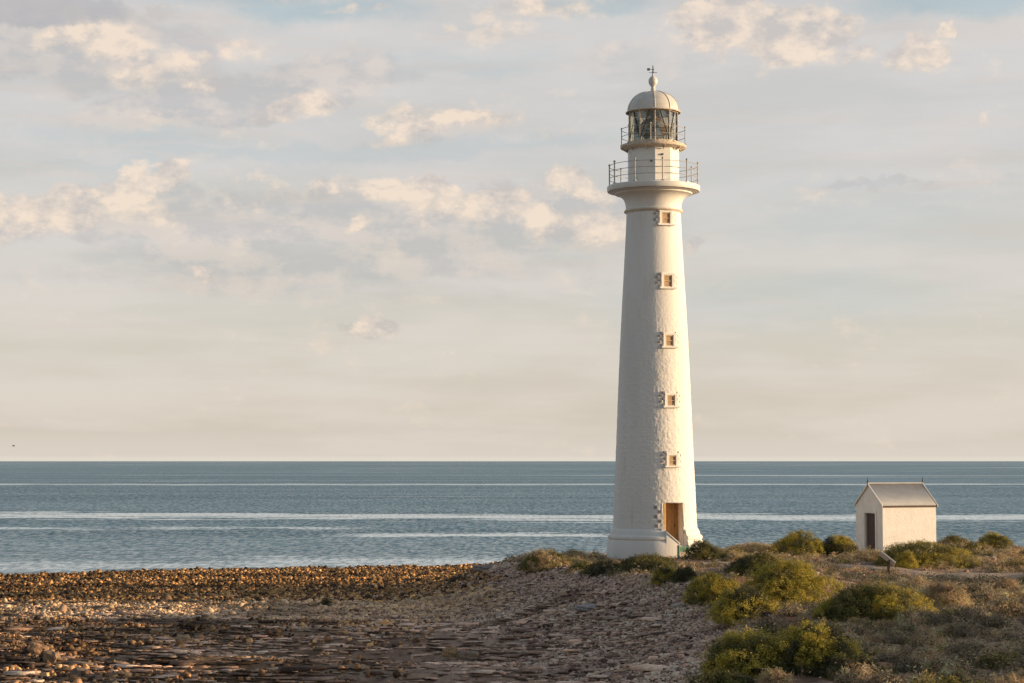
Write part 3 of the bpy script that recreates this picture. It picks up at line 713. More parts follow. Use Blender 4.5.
# direction of long side (u, to the right and away) and of the gable side (v, to the left and away)
rgt = Vector((math.cos(-va_), math.sin(-va_), 0)); fwd = Vector((math.sin(va_), math.cos(va_), 0))
u = (rgt * math.cos(PHI) + fwd * math.sin(PHI)).normalized(); v = (-rgt * math.sin(PHI) + fwd * math.cos(PHI)).normalized()
LN, WD = 3.39, 2.66
shd.rotation_euler = (0, 0, math.atan2(u.y, u.x))
HW = row_z(505.5, SH) - SZ; RG = row_z(485.0, SH + 0.7) - SZ; TH = 0.22
dx0, dx1, dH = 0.75, 1.73, row_z(513.5, SH + .7) - SZ
wl = MB()
def prism(mb, pts, n, t):     # polygon pts (v,z) on plane x=0 extruded to x=t
    V_ = [(0, a, b) for a, b in pts] + [(t, a, b) for a, b in pts]; k = len(pts)
    mb.add(V_, [tuple(range(k - 1, -1, -1)), tuple(range(k, 2 * k))] + [(i_, (i_ + 1) % k, k + (i_ + 1) % k, k + i_) for i_ in range(k)])
RZ = lambda y: HW + (RG - HW) * (1 - abs(y - WD / 2) / (WD / 2))
b0 = -0.3
# front gable as strips around the door (door measured from the near corner along the gable)
prism(wl, [(0, b0), (dx0, b0), (dx0, dH), (0, dH)], 0, TH)
prism(wl, [(dx1, b0), (WD, b0), (WD, dH), (dx1, dH)], 0, TH)
prism(wl, [(0, dH), (WD, dH), (WD, HW), (WD / 2, RG), (0, HW)], 0, TH)
o1 = MB(); prism(o1, [(0, b0), (WD, b0), (WD, HW), (WD / 2, RG), (0, HW)], 0, TH); wl.add([(x_ + LN - TH, y_, z_) for x_, y_, z_ in o1.v], o1.f)
wl.box((LN / 2, TH / 2, (HW + b0) / 2), (LN - 2 * TH, TH, HW - b0)); wl.box((LN / 2, WD - TH / 2, (HW + b0) / 2), (LN - 2 * TH, TH, HW - b0))
wl.build('wall', M['shed'], shd)
pk = MB(); pk.box((-0.012, dx0 - 0.12, dH / 2 - 0.1), (0.05, 0.14, dH + 0.2)); pk.box((-0.012, dx1 + 0.12, dH / 2 - 0.1), (0.05, 0.14, dH + 0.2)); pk.box((-0.014, (dx0 + dx1) / 2, dH + 0.07), (0.05, dx1 - dx0 + 0.38, 0.12))
pk.build('door_surround', M['shed'], shd)
dd = MB()
for k in range(5): dd.box((0.11, dx0 + 0.092 + 0.184 * k, dH / 2), (0.05, 0.178, dH), bev=0.006)
ddo = dd.build('door', M['shed_door'], shd)
q = MB(); q.box((0.07, dx0 + 0.12, 1.0), (0.05, 0.04, 0.12)); q.build('handle', M['iron'], ddo)
# corrugated roof sheets
OVX, OVY = 0.05, 0.07
sl_ = (RG - HW) / (WD / 2)
for side in (0, 1):
    nxr = 34 * 6; xs = np.linspace(-OVX, LN + OVX, nxr); ts = np.array([0, 1.0]); V_ = []
    for t in ts:
        yy = -OVY + (WD / 2 + OVY) * t; zz_ = HW + sl_ * yy + 0.05
        y2 = yy if side == 0 else WD - yy
        for k, x_ in enumerate(xs): V_.append((x_, y2, zz_ + 0.017 * math.cos(2 * math.pi * x_ / 0.13)))
    F_ = [(k, k + 1, nxr + k + 1, nxr + k) for k in range(nxr - 1)]
    o = mesh_obj('roof', V_, F_, M['tin'], shd, smooth=True)
    md = o.modifiers.new('Solid', 'SOLIDIFY'); md.thickness = 0.008
cp = MB()
cp.tube([(-OVX - 0.02, WD / 2, RG + 0.085), (LN + OVX + 0.02, WD / 2, RG + 0.085)], 0.05, 8)
cp.build('ridge_cap', M['tin'], shd)
for x_ in (-OVX - 0.015, LN + OVX + 0.015):
    bg = MB()
    for side in (0, 1):
        ya, yb = -OVY - 0.02, WD / 2
        za, zb = HW + sl_ * ya + 0.045, HW + sl_ * yb + 0.045
        if side: ya, yb = WD - ya, WD - yb
        bg.add([(x_ - .02, ya, za - .07), (x_ + .02, ya, za - .07), (x_ + .02, ya, za + .05), (x_ - .02, ya, za + .05), (x_ - .02, yb, zb - .07), (x_ + .02, yb, zb - .07), (x_ + .02, yb, zb + .05), (x_ - .02, yb, zb + .05)],
               [(0, 1, 2, 3), (7, 6, 5, 4), (0, 4, 5, 1), (1, 5, 6, 2), (2, 6, 7, 3), (3, 7, 4, 0)])
    bg.build('bargeboard', M['paint_top'], shd)
    fn = MB(); fn.tube([(x_, WD / 2, RG - 0.12), (x_, WD / 2, RG + 0.20), (x_, WD / 2, RG + 0.42)], [0.04, 0.035, 0.008], 8)
    fn.lathe([(0.001, RG + 0.14), (0.06, RG + 0.18), (0.001, RG + 0.24)], 10, cx=x_, cy=WD / 2); fn.build('finial', M['iron'], shd)
ft = MB(); ft.box((LN / 2, -0.03, HW - 0.06), (LN + 2 * OVX, 0.05, 0.10)); ft.build('fascia', M['post'], shd)
vn = MB(); vn.box((-0.01, 1.62 + 0.5, 1.25), (0.03, 0.02, 0.02)); 

# information sign: lectern panel on a post in front of the shed
isp = pix(889, 574); isp.y = min(isp.y, 97.0)
isg = empty('information_sign', isp); tag(isg, 'slanted information panel on a short post in front of the shed', 'sign')
s_ = depth(isp.y, isp.z) / F
ph_ = row_z(562, isp.y) - isp.z; p0z = row_z(553, isp.y) - isp.z; p1z = row_z(564, isp.y) - isp.z
x0_, x1_ = (880.5 - 889) * s_, (894.5 - 889) * s_
pn = MB(); t = Vector((x1_ - x0_, 0, p1z - p0z)); ln_ = t.length; a_ = math.atan2(p0z - p1z, x1_ - x0_)
m = Matrix.Rotation(R(-16), 3, 'Z') @ Matrix.Rotation(a_, 3, 'Y') @ Matrix.Rotation(R(-24), 3, 'X')
pn.box(((x0_ + x1_) / 2, 0, (p0z + p1z) / 2), (ln_, 0.55, 0.05), mat=m, bev=0.006); pn.build('panel', M['sign'], isg)
for yy in (-0.14, 0.14):
    q = MB(); q.box(((x0_ + x1_) / 2 + 0.05, yy, (p0z + p1z) / 2 / 2 - 0.1), (0.06, 0.06, (p0z + p1z) / 2 + 0.1)); q.build('post', M['post'], isg)

# ------------------------------------------------------------------ shrubs
PAL = {
 'green': [(0.29, 0.225, 0.035), (0.23, 0.195, 0.03), (0.16, 0.15, 0.028), (0.36, 0.27, 0.045), (0.26, 0.205, 0.035)],
 'olive': [(0.10, 0.095, 0.025), (0.075, 0.075, 0.022), (0.13, 0.11, 0.03), (0.06, 0.06, 0.02), (0.15, 0.12, 0.04)],
 'dark':  [(0.05, 0.055, 0.02), (0.04, 0.045, 0.018), (0.07, 0.065, 0.025), (0.06, 0.045, 0.025)],
 'grey':  [(0.155, 0.13, 0.085), (0.115, 0.098, 0.06), (0.19, 0.155, 0.105), (0.07, 0.06, 0.04), (0.165, 0.115, 0.08)],
 'dry':   [(0.30, 0.19, 0.10), (0.36, 0.25, 0.145), (0.22, 0.14, 0.08), (0.26, 0.17, 0.115), (0.17, 0.13, 0.06)],
}
for k_, m_ in (('olive', 2.0), ('dark', 1.6), ('grey', 2.0), ('dry', 2.3), ('green', 1.7)): PAL[k_] = [tuple(min(0.6, q * m_) for q in c) for c in PAL[k_]]
def foliage(w, d, h, n, kind, seed, leaf=0.05, mixk=None, mixf=0.0, patchy=0.0):
    r = np.random.default_rng(seed)
    nl = int(8 + w * 3.0)
    # lobes: half-ellipsoids making an uneven mound
    la = r.uniform(0, 2 * np.pi, nl); lr = np.sqrt(r.uniform(0, 1, nl)) * 0.62
    L = np.stack([np.cos(la) * lr * w / 2, np.sin(la) * lr * d / 2, np.zeros(nl)], 1)
    rad = np.stack([r.uniform(0.34, 0.52, nl) * w / 2 * 1.1, r.uniform(0.34, 0.52, nl) * d / 2 * 1.1, h * (1 - 0.85 * lr ** 2) * r.uniform(0.78, 1.0, nl)], 1)
    L[0] = (0, 0, 0); rad[0] = (w * 0.38, d * 0.38, h * r.uniform(.88, .98))
    nc = max(20, n // 16)
    which = r.choice(nl, nc, p=(rad[:, 0] * rad[:, 2]) / (rad[:, 0] * rad[:, 2]).sum())
    u_ = r.normal(size=(nc, 3)); u_[:, 2] = np.abs(u_[:, 2]) * 0.9 - 0.05; u_ /= np.linalg.norm(u_, axis=1)[:, None]
    rr = r.uniform(0.88, 1.05, nc)
    inner = r.random(nc) < 0.16; rr[inner] *= r.uniform(0.45, 0.9, inner.sum())
    c = L[which] + u_ * rad[which] * rr[:, None]
    # drop clumps well inside another lobe
    dm_ = np.full(nc, 9.0)
    for k in range(nl):
        q = (c - L[k]) / rad[k]; dk_ = np.linalg.norm(q, axis=1); dk_[which == k] = 9; dm_ = np.minimum(dm_, dk_)
    ok = (dm_ > 0.72) | inner; c, u2, which = c[ok], u_[ok], which[ok]; nc = len(c)
    per = max(4, int(n / nc)); cs = leaf * 1.9
    P = np.repeat(c, per, 0) + r.normal(size=(nc * per, 3)) * cs * np.array([1, 1, 0.9])
    nrm = np.repeat(u2, per, 0) * 1.0 + r.normal(size=(nc * per, 3)) * 0.6 + np.array([0, 0, .25]); nrm /= np.linalg.norm(nrm, axis=1)[:, None]
    P[:, 2] = np.maximum(P[:, 2], -0.05 + 0.05 * r.random(len(P)))
    N_ = len(P)
    t = np.cross(nrm, r.normal(size=(N_, 3))); t /= np.linalg.norm(t, axis=1)[:, None]; b = np.cross(nrm, t)
    ll = leaf * r.uniform(0.6, 1.35, N_)[:, None]; wv_ = ll * r.uniform(0.35, 0.6, N_)[:, None]
    if kind == 'dry': wv_ *= 0.5; ll *= 1.5
    V_ = np.stack([P - t * ll, P + b * wv_, P + t * ll, P - b * wv_], 1).reshape(-1, 3)
    F_ = np.arange(N_ * 4).reshape(-1, 4)
    pal = np.array(PAL[kind]); cc = pal[r.integers(0, len(pal), nc)]
    if mixk:
        p2 = np.array(PAL[mixk]); sel = fbm(c[:, 0] * 1.6 + seed, c[:, 1] * 1.6 + c[:, 2] * 2, seed, 2) < mixf + 0.1
        cc[sel] = p2[r.integers(0, len(p2), sel.sum())]
    cl_ = np.repeat(cc, per, 0) * (1 + r.normal(0, 0.16, (N_, 1)))
    return V_, F_, np.repeat(np.clip(cl_, 0.01, 0.6), 4, 0)
def stem_mesh(w, d, h, seed, n=14):
    r = np.random.default_rng(seed + 500); mb = MB()
    for k in range(n):
        a = r.uniform(0, 6.28); q = r.uniform(0.25, 0.85); ex, ey = math.cos(a) * q * w / 2, math.sin(a) * q * d / 2; ez = h * (1 - 0.7 * q * q) * r.uniform(.75, .98)
        mb.tube([(ex * .06, ey * .06, -0.06), (ex * .45 + r.normal() * .03, ey * .45, ez * .4), (ex, ey, ez)], [0.028, 0.017, 0.005], 5, False)
    return mb
def shrub(px, py, wpx, hpx, kind, label, seed, cat='shrub', name='shrub', group='separate shrubs on the headland', mixk=None, mixf=0.0, dens=1.0, leaf=None, dfac=0.85):
    p = pix(px, py); s_ = depth(p.y, p.z) / F; w = wpx * s_ * 1.18; h = hpx * s_ * 0.98; d = w * dfac
    p = p + Vector((0, d * 0.35, 0)); p.z = float(hgt(p.x, p.y)) - 0.03
    lf_ = leaf or (0.026 if kind != 'dry' else 0.027)
    area = w * d * 0.8 + (w + d) * h * 1.3
    n = int(min(60000, max(500, area / (lf_ * lf_) * 2.1 * dens)))
    root = empty(name, p); tag(root, label, cat, group)
    V_, F_, C_ = foliage(w, d, h, n, kind, seed, lf_, mixk, mixf)
    mesh_obj('foliage', V_, F_, M['leaf'], root, cols=C_)
    stem_mesh(w, d, h, seed).build('stem', M['twig'], root)
    return root
SHR = [
 (545, 571, 46, 23, 'olive', 'olive shrub with a brown crown at the left end of the headland', 'dry', .38),
 (573, 558, 26, 9, 'dry', 'small golden tuft between the olive shrub and the lighthouse', None, 0),
 (584, 570, 24, 9, 'olive', 'low flat olive plant just right of the leftmost headland shrub', 'green', .3),
 (613, 573, 52, 15, 'dark', 'low dark twiggy shrub below the left side of the lighthouse', 'grey', .35),
 (652, 573, 62, 21, 'dark', 'dark green shrub covering the foot of the lighthouse plinth', 'olive', .45),
 (667, 584, 26, 20, 'green', 'small bright shrub at the edge of the cobbles below the lighthouse door', 'dark', .3),
 (686, 583, 26, 15, 'dark', 'dark low shrub between the small bright one and the big yellow green ones', 'olive', .3),
 (704, 560, 35, 22, 'dark', 'round dark shrub touching the right side of the lighthouse base', 'olive', .45),
 (756, 555, 54, 13, 'dry', 'wide low tan plant between the lighthouse and the round green shrub', 'olive', .2),
 (735, 562, 36, 12, 'olive', 'low olive shrub in front of the wide tan plant', 'dry', .5),
 (804, 556, 52, 27, 'olive', 'rounded green shrub against the sea left of the shed', 'green', .5),
 (842, 556, 38, 23, 'dark', 'darker shrub pressed against the left wall of the shed', 'green', .35),
 (712, 604, 60, 33, 'green', 'yellow green shrub overhanging the cobbles, leftmost of the large ones', 'olive', .3),
 (746, 623, 62, 38, 'green', 'yellow green shrub with dark left flank, lowest of the three large ones', 'dark', .40),
 (793, 606, 98, 50, 'green', 'largest yellow green mound in the middle of the headland', 'olive', .3),
 (764, 576, 58, 22, 'olive', 'dark olive mound behind the largest yellow green one', 'dark', .4),
 (928, 568, 90, 29, 'green', 'wide green shrub hiding the lower wall of the shed', 'olive', .45),
 (909, 569, 24, 18, 'green', 'small yellowish shrub in front of the wide one at the shed', 'dry', .2),
 (872, 564, 28, 17, 'dry', 'brown dry bush beside the shed door', 'grey', .4),
 (996, 550, 36, 19, 'olive', 'green shrub on the skyline near the right edge', 'green', .35),
 (958, 547, 34, 13, 'olive', 'flat olive shrub right behind the shed corner', 'dry', .35),
 (885, 624, 96, 46, 'green', 'large green mound below the path with tan plants around it', 'olive', .42),
 (838, 624, 50, 24, 'dark', 'dark green shrub at the left foot of the large mound below the path', 'green', .35),
 (944, 612, 62, 34, 'dry', 'big tan dry bush right of the large mound below the path', 'grey', .25),
 (750, 678, 92, 47, 'green', 'bright yellow green bush at the bottom, beside the cobbles', 'olive', .25),
 (818, 676, 112, 50, 'green', 'broad yellow green bush at the bottom, right of the bright one', 'dark', .30),
 (856, 684, 60, 30, 'dark', 'dark shrub at the bottom right of the broad yellow green bush', 'olive', .30),
 (776, 686, 32, 18, 'dry', 'pale straw coloured plant at the bottom edge in front of the bushes', 'grey', .2),
 (728, 690, 60, 18, 'olive', 'low dark green plant in front of the bright bush at the bottom', 'dark', .3),
 (325, 606, 11, 8, 'dark', 'single tiny dark bush alone out on the beach', None, 0),
]
for q, (px, py, w, h, kd, lb, mk, mf) in enumerate(SHR):
    shrub(px, py, w, h, kd, lb, 100 + q, mixk=mk, mixf=mf, dens=1.0 if w > 40 else 0.9)

# countable low heath plants, by zone
def tuft(kind, w, h, seed, n):
    root = empty('heath_plant', (0, 0, -50)); V_, F_, C_ = foliage(w, w, h, n, kind, seed, 0.036, 'grey' if kind == 'dry' else 'dry', .22)
    mesh_obj('foliage', V_, F_, M['leaf'], root, cols=C_); stem_mesh(w, w, h, seed, 7).build('stem', M['twig'], root)
    return root
protos = {k: [tuft(k, 1.0, 0.42, 300 + i_ * 7 + hash_, 1500) for i_ in range(3)] for hash_, k in ((0, 'dry'), (20, 'grey'), (40, 'olive'))}
used = set()
def put(kind, x, y, s, label, group):
    i_ = random.randrange(3); p = protos[kind][i_]
    if (kind, i_) in used:
        o = p.copy(); col.objects.link(o)
        for ch in [c for c in bpy.data.objects if c.parent == p]:
            c = ch.copy(); col.objects.link(c); c.parent = o
    else: used.add((kind, i_)); o = p
    o.location = (x, y, float(hgt(x, y)) - 0.04); o.rotation_euler = (0, 0, random.uniform(0, 6.28)); o.scale = (s, s * random.uniform(.8, 1.2), s * random.uniform(.7, 1.15))
    tag(o, label, 'plant', group)
# (px range, py range, count, weights, size, label stem, group)
ZN = [((850, 1040), (622, 700), 75, (('grey', 5), ('olive', 1), ('dry', 3)), (0.6, 1.3), '{} in the shaded heath filling the bottom right corner', 'heath plants in the bottom right corner'),
      ((900, 1040), (588, 622), 34, (('dry', 5), ('grey', 2), ('olive', 1)), (0.7, 1.5), '{} in the sunlit heath below the path on the right', 'heath plants below the path'),
      ((935, 1040), (548, 572), 30, (('dry', 4), ('grey', 1), ('olive', 2)), (0.7, 1.6), '{} in the scrub between the shed and the right edge', 'heath plants right of the shed'),
      ((770, 850), (606, 640), 26, (('dry', 4), ('grey', 2), ('olive', 1)), (0.5, 1.0), '{} in the gap below the largest yellow green mound', 'heath plants below the largest mound'),
      ((700, 800), (556, 568), 18, (('dry', 4), ('olive', 2)), (0.6, 1.2), '{} on the level ground right of the lighthouse', 'heath plants right of the lighthouse'),
      ((830, 930), (618, 650), 26, (('dry', 3), ('grey', 3)), (0.6, 1.1), '{} under the large mound that lies below the path', 'heath plants under the mound'),
      ((560, 610), (560, 574), 10, (('dry', 2), ('olive', 2)), (0.4, 0.8), '{} on red soil left of the lighthouse foot', 'heath plants left of the lighthouse')]
kinds = {'dry': 'tan dry tuft', 'grey': 'grey green saltbush', 'olive': 'low olive plant'}
for (xr, yr, cnt, wts, szr, lb, grp) in ZN:
    pool = [k for k, w_ in wts for _ in range(w_)]
    for _ in range(cnt):
        p = pix(random.uniform(*xr), random.uniform(*yr)); k = random.choice(pool)
        if (p.x - sp.x) * u.x + (p.y - sp.y) * u.y < 3.8 and (p.x - sp.x) * u.x + (p.y - sp.y) * u.y > -0.6 and abs((p.x - sp.x) * v.x + (p.y - sp.y) * v.y - 1.2) < 1.8: continue
        if abs(p.y - float(np.interp(p.x, cxp, cyp))) < 2.3: continue
        put(k, p.x, p.y, random.uniform(*szr), lb.format(kinds[k]), grp + ', ' + kinds[k] + 's')
# ground cover nobody could count
Vs, Fs, Cs = [], [], []; base = 0
n = 5200; Y = 43 + 74 * rng.random(n) ** 0.9; X = edge(Y) + rng.uniform(-0.5, 26, n)
k = inview(X, Y, 1) & (X > edge(Y) - 0.5) & (fbm(X * .35, Y * .35, 301, 3) > rng.uniform(0.25, 0.6, n))
ppath = np.interp(X, cxp, cyp); k &= np.abs(Y - ppath) > 2.0
k &= np.hypot(X - TX, Y - TY) > 2.7
cs_ = math.cos(shd.rotation_euler[2]); sn_ = math.sin(shd.rotation_euler[2])
lx = (X - sp.x) * cs_ + (Y - sp.y) * sn_; ly = -(X - sp.x) * sn_ + (Y - sp.y) * cs_
k &= ~((lx > -1.2) & (lx < LN + .1) & (ly > -.1) & (ly < WD + .1))
X, Y = X[k], Y[k]; print('cover', len(X))
lib = []
for kd in ('dry', 'grey', 'olive', 'dry', 'grey'):
    for q in range(3): lib.append(foliage(0.5, 0.5, 0.2, 110, kd, 700 + len(lib), 0.035))
Hh = hgt(X, Y)
for x_, y_, z_ in zip(X, Y, Hh):
    V_, F_, C_ = lib[random.randrange(len(lib))]; s_ = random.uniform(0.5, 1.5); a = random.uniform(0, 6.28); c_, n_ = math.cos(a) * s_, math.sin(a) * s_
    W = np.stack([V_[:, 0] * c_ - V_[:, 1] * n_ + x_, V_[:, 0] * n_ + V_[:, 1] * c_ + y_, V_[:, 2] * s_ + z_ - 0.02], 1)
    Vs.append(W); Fs.append(F_ + base); Cs.append(C_); base += len(W)
tag(mesh_obj('low_scrub', np.concatenate(Vs), np.concatenate(Fs), M['leaf'], cols=np.concatenate(Cs)), 'short dry scrub and grass covering the soil between the shrubs', 'ground cover', kind='stuff')
# small stones in the heath
n = 2600; Y = rng.uniform(43, 112, n); X = edge(Y) + rng.uniform(0, 24, n); k = inview(X, Y) & (np.hypot(X - TX, Y - TY) > 2.8) & (np.abs(Y - np.interp(X, cxp, cyp)) > 1.0); X, Y = X[k], Y[k]; n = len(X)
tag(stones('heath_stones', X, Y, rng.gamma(2.2, .022, n) + .02, .6, pick([(0.26, .18, .13), (.18, .125, .09), (.30, .22, .16)], n), 'box', .3, .3), 'small stones lying on the soil among the scrub', 'stones', kind='stuff')

# ------------------------------------------------------------------ bird
vb = ray(13.5, 446); bp = vb * (160 / vb.y) + Vector((0, 0, CAMZ))
bird = empty('gull', bp, R(25)); tag(bird, 'distant dark bird flying low over the sea at the far left', 'bird')
bb = MB(); bb.lathe([(0.001, -0.22), (0.035, -0.14), (0.06, 0), (0.05, 0.12), (0.03, 0.17), (0.035, 0.20), (0.001, 0.26)], 10)
bm_ = [(z, y, -x) for x, y, z in bb.v]; bb.v = bm_
for s_ in (-1, 1):
    bb.add([(0.09, 0, .02), (-0.06, 0, .02), (0.06, s_ * .25, .13), (-0.05, s_ * .25, .13), (-0.06, s_ * .52, .06), (-0.09, s_ * .50, .06),
            (0.09, 0, .0), (-0.06, 0, .0), (0.06, s_ * .25, .115), (-0.05, s_ * .25, .115), (-0.06, s_ * .52, .055), (-0.09, s_ * .50, .055)],
           [(0, 1, 3, 2), (2, 3, 5, 4), (6, 8, 9, 7), (8, 10, 11, 9), (0, 2, 8, 6), (2, 4, 10, 8), (1, 7, 9, 3), (3, 9, 11, 5), (4, 5, 11, 10)])
bb.add([(-0.18, 0.02, 0), (-0.18, -0.02, 0), (-0.32, -0.05, 0.0), (-0.32, 0.05, 0.0), (-0.18, 0.02, .012), (-0.18, -0.02, .012), (-0.32, -0.05, 0.012), (-0.32, 0.05, 0.012)],
       [(0, 1, 2, 3), (7, 6, 5, 4), (0, 4, 5, 1), (1, 5, 6, 2), (2, 6, 7, 3), (3, 7, 4, 0)])
bb.build('body', M['bird'], bird, smooth=True); bird.scale = (0.6, 0.6, 0.6)

# ------------------------------------------------------------------ sun, sky, clouds
SAZ, SEL = R(4.0), R(6.9)
sd = Vector((math.cos(SAZ) * math.cos(SEL), -math.sin(SAZ) * math.cos(SEL), math.sin(SEL)))
sl = bpy.data.lights.new('sun', 'SUN'); sl.energy = 5.0; sl.angle = R(0.53); sl.color = (1.0, 0.70, 0.39)
so = bpy.data.objects.new('sun', sl); so.rotation_euler = sd.to_track_quat('Z', 'Y').to_euler(); so.location = (60, -10, 30); col.objects.link(so)
w = bpy.data.worlds.new('World'); sc.world = w; w.use_nodes = True; nt = w.node_tree
bg = nt.nodes['Background']; out = nt.nodes['World Output']
sky = node(nt, 'ShaderNodeTexSky', sky_type='NISHITA', sun_disc=False, sun_elevation=SEL, sun_rotation=math.pi / 2 + SAZ, air_density=1.0, dust_density=1.5, ozone_density=1.5)
nt.links.new(sky.outputs[0], bg.inputs[0]); bg.inputs[1].default_value = 0.135
tc = nt.nodes.new('ShaderNodeTexCoord'); dv = S(nt, tc.outputs['Generated'])
sep = node(nt, 'ShaderNodeSeparateXYZ', {0: dv}); dx, dy, dz = (S(nt, sep.outputs[k]) for k in range(3))
az = dx._m('ARCTAN2', dy) * (180 / math.pi); el = dz._m('ARCSINE') * (180 / math.pi)
AE = S(nt, node(nt, 'ShaderNodeCombineXYZ', {0: az, 1: el}).outputs[0])
def wn(scale, stretch, loc, det=5, ro=0.55, dist=0.0): return noise(nt, vscale(nt, dv, (scale, scale, scale * stretch), loc), 1.0, det, ro, dist)
# wobble of cloud outlines
wx = wn(22, 1.3, (0, 0, 0), 6, 0.62) - 0.5; wy = wn(22, 1.3, (7, 3, 1), 6, 0.62) - 0.5
azw = az + wx * 3.2; elw = el + wy * 1.9
W_ = S(nt, node(nt, 'ShaderNodeCombineXYZ', {0: azw, 1: elw}).outputs[0])
def P2(px, py):
    r_ = ray(px, py).normalized(); return math.degrees(math.atan2(r_.x, r_.y)), math.degrees(math.asin(r_.z))
def blob(px, py, rx, ry, amp=1.0, slope=0.0):
    a, e_ = P2(px, py)
    m1 = node(nt, 'ShaderNodeVectorMath', {0: W_}, operation='SUBTRACT'); m1.inputs[1].default_value = (a, e_, 0)
    mp = node(nt, 'ShaderNodeMapping', {'Vector': S(nt, m1.outputs[0])}, vector_type='TEXTURE'); mp.inputs['Rotation'].default_value = (0, 0, -slope); mp.inputs['Scale'].default_value = (rx / 34.7, ry / 34.7, 1)
    ln2 = node(nt, 'ShaderNodeVectorMath', {0: S(nt, mp.outputs[0])}, operation='LENGTH')
    return S(nt, ln2.outputs['Value']).ss(1.0, 0.30, 0, amp)
def blobs(lst):
    t = None
    for b_ in lst: q = blob(*b_); t = q if t is None else t._m('MAXIMUM', q)
    return t
puffs = blobs([(40, 218, 95, 30, 1), (120, 190, 45, 32, .7), (172, 180, 38, 24, .75), (205, 272, 26, 8, .7), (255, 190, 60, 24, .4), (385, 186, 58, 24, .6), (432, 190, 34, 20, .65), (500, 194, 48, 30, .7), (580, 184, 34, 24, .7), (600, 222, 60, 34, .65),
               (372, 229, 26, 11, .6), (372, 332, 36, 15, .75), (205, 72, 60, 30, .55), (300, 106, 80, 20, .65, -0.15), (90, 45, 75, 30, .6), (440, 126, 100, 14, .55, -0.18), (725, 22, 66, 36, .85), (800, 36, 66, 36, 1), (925, 58, 50, 26, .6), (950, 34, 12, 10, .6), (730, 52, 16, 14, .4), (690, 245, 20, 12, .5), (985, 122, 12, 14, .35), (170, 12, 22, 12, .4),
               (545, 8, 90, 16, .35), (15, 245, 40, 12, .5), (620, 296, 50, 8, .25), (330, 192, 40, 22, .5), (75, 205, 60, 26, .5), (470, 215, 80, 22, .4), (150, 70, 50, 26, .5), (250, 50, 60, 20, .4), (480, 30, 90, 18, .35), (160, 215, 70, 18, .4), (540, 225, 60, 22, .5), (860, 55, 40, 16, .35), (390, 118, 50, 14, .45), (365, 10, 60, 9, .3)])
banks = blobs([(60, 52, 260, 52, 1.2, -0.05), (250, 92, 250, 40, 1.2, -0.17), (440, 130, 130, 20, .8, -0.15), (20, 12, 120, 22, 1.2), (300, 222, 460, 48, .95), (560, 215, 200, 52, .95), (320, 262, 420, 30, .8), (80, 235, 160, 20, .9), (240, 280, 330, 22, .6), (560, 245, 200, 16, .7), (620, 60, 150, 40, .45), (700, 50, 120, 22, .4),
                (900, 188, 180, 9, .55, -0.08), (560, 285, 240, 14, .35), (760, 100, 200, 40, .2), (420, 295, 260, 26, .45)])
gaps = blobs([(300, 6, 170, 26, 1), (960, 2, 160, 24, 1), (600, 0, 80, 18, .8), (360, 150, 420, 12, .35, -0.05), (790, 300, 260, 40, .35), (830, 200, 200, 24, .25), (470, 60, 200, 18, .3), (120, 135, 200, 16, .35), (100, 170, 120, 12, .4), (870, 225, 160, 26, .3)])
nb = wn(15, 2.4, (2, 5, 3), 6, 0.6)               # bank texture
nh = wn(7, 6.0, (1, 9, 4), 5, 0.55)                # flat streaks
nf = wn(42, 1.6, (5, 5, 5), 6, 0.62); nfo = wn(42, 1.6, (5 - 0.45, 5, 5 - 0.40), 6, 0.62)   # detail, and the same shifted towards the sun
nbo = wn(15, 2.4, (2 - 0.28, 5, 3 - 0.3), 6, 0.6)
lit = (nf - nfo) * 4.5 + (nb - nbo) * 4.0 + 0.5
lit = lit._m('ADD', 0.0, clamp=True)
veil = (nh.ss(0.35, 0.65) * 0.16 + 0.78)
veil = (veil - gaps * 0.08)._m('ADD', 0.0, clamp=True)
hor = el.ss(0.0, 9.0)
base_c = mixc(nt, hor, (0.75, 0.68, 0.595), (0.69, 0.665, 0.65))
base_s = base_c
base_c = mixc(nt, gaps * 0.8, base_c, (0.50, 0.60, 0.64))
bankm = (banks * 1.1 + (nb - 0.5) * 1.3).ss(0.26, 0.90)
bank_c = mixc(nt, lit, (0.56, 0.54, 0.545), (0.76, 0.665, 0.605))
n9 = wn(95, 1.4, (4, 2, 8), 5, 0.62)
puffm = (puffs * 1.25 + (nf - 0.5) * 1.3 + (nb - 0.5) * 1.0 + (n9 - 0.5) * 0.6).ss(0.10, 0.72)
lp = ((nf - nfo) * 3.2 + (nb - nbo) * 2.0 + (n9 - 0.5) * 2.2 + 0.52)._m('ADD', 0.0, clamp=True)
puff_c = mixc(nt, lp, (0.62, 0.565, 0.54), (0.98, 0.80, 0.645))
c1 = mixc(nt, bankm * 0.68, base_c, bank_c); stk = wn(10, 11.0, (6, 1, 2), 5, 0.6).ss(0.50, 0.72)
c1 = mixc(nt, stk * 0.45, c1, (0.72, 0.63, 0.57))
c2 = mixc(nt, puffm * 0.84, c1, puff_c)
glow = el.ss(0.16, 0.08)
crn = blob(25, 6, 150, 30) + (nb - 0.5) * 0.8
c2 = mixc(nt, crn.ss(0.25, 0.8) * 0.75, c2, (0.49, 0.475, 0.49))
c2 = mixc(nt, glow * 0.8, c2, (0.80, 0.74, 0.64))
f = (veil._m('MAXIMUM', bankm * 0.8)._m('MAXIMUM', puffm * 0.9))._m('MAXIMUM', el.ss(4.0, 0.0, 0.0, 0.92))
f = f * el.ss(14.0, 34.0, 1.0, 0.46) * (dy.ss(-0.1, 0.8, 0.30, 1.0)._m('MAXIMUM', dx.ss(0.45, 0.9, 0.0, 0.9)))   # the cloud thins out overhead and behind the camera
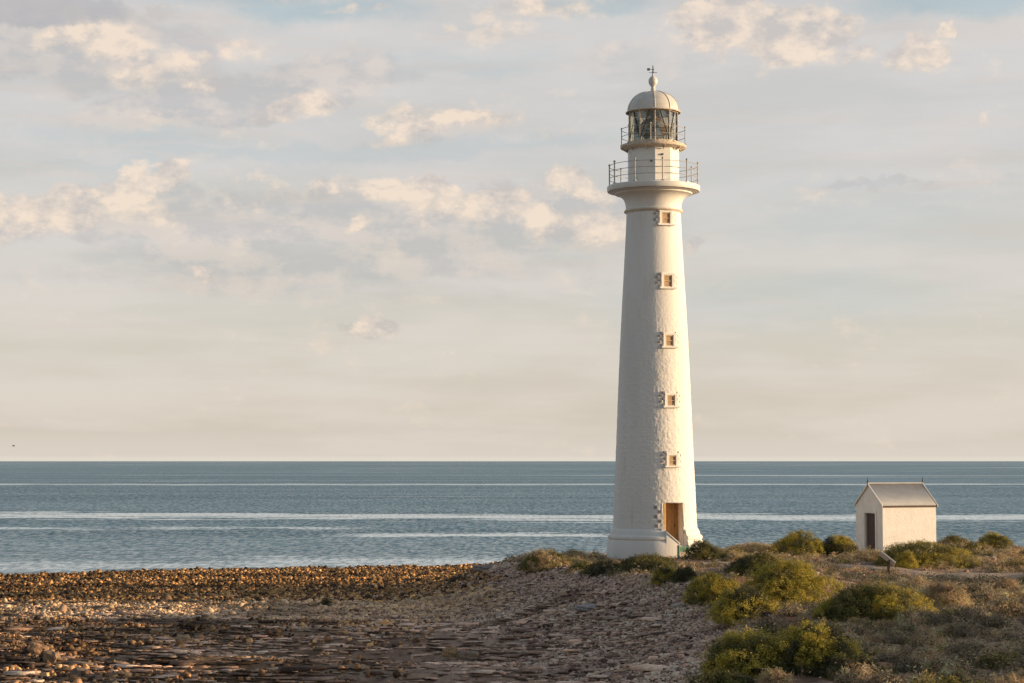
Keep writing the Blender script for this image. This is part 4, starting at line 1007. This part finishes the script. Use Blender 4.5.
bg2 = node(nt, 'ShaderNodeBackground', {'Color': c2}); gs = (dx.ss(0.45, 1.0, 0.0, 3.0) * el.ss(45.0, 5.0) + 1.0) * 0.81; nt.links.new(gs.k, bg2.inputs[1])   # brighter cloud towards the low sun
mx = node(nt, 'ShaderNodeMixShader', {0: f}); nt.links.new(bg.outputs[0], mx.inputs[1]); nt.links.new(bg2.outputs[0], mx.inputs[2]); # away from the part of the sky with the modelled cloud banks: the same thin veil with plain cloud patches
c3 = mixc(nt, nb.ss(0.42, 0.66) * 0.7, base_s, (0.70, 0.62, 0.56))
f3 = (nh.ss(0.35, 0.65) * 0.16 + 0.78) * el.ss(14.0, 34.0, 1.0, 0.46) * (dy.ss(-0.1, 0.8, 0.30, 1.0)._m('MAXIMUM', dx.ss(0.45, 0.9, 0.0, 0.9)))
bg3 = node(nt, 'ShaderNodeBackground', {'Color': c3, 'Strength': gs}); mx3 = node(nt, 'ShaderNodeMixShader', {0: f3})
nt.links.new(bg.outputs[0], mx3.inputs[1]); nt.links.new(bg3.outputs[0], mx3.inputs[2])
near = az._m('ABSOLUTE').ss(40, 30) * el.ss(27, 20)
mxo = node(nt, 'ShaderNodeMixShader', {0: near}); nt.links.new(mx3.outputs[0], mxo.inputs[1]); nt.links.new(mx.outputs[0], mxo.inputs[2])
nt.links.new(mxo.outputs[0], out.inputs[0])
w.cycles.sampling_method = 'MANUAL'; w.cycles.sample_map_resolution = 512

# ------------------------------------------------------------------ camera and view
cd = bpy.data.cameras.new('camera'); cam = bpy.data.objects.new('camera', cd); col.objects.link(cam)
cd.sensor_width = 36; cd.lens = F * 36 / 1024; cd.clip_start = 0.5; cd.clip_end = 120000
cam.location = (0, 0, CAMZ); cam.rotation_euler = (math.pi / 2 + PITCH, 0, 0); sc.camera = cam
sc.cycles.max_bounces = 5; sc.cycles.diffuse_bounces = 2; sc.cycles.glossy_bounces = 2; sc.cycles.transmission_bounces = 4
sc.view_settings.view_transform = 'Standard'; sc.view_settings.look = 'None'; sc.view_settings.gamma = 1; sc.view_settings.exposure = 0.32; sc.view_settings.use_curve_mapping = False
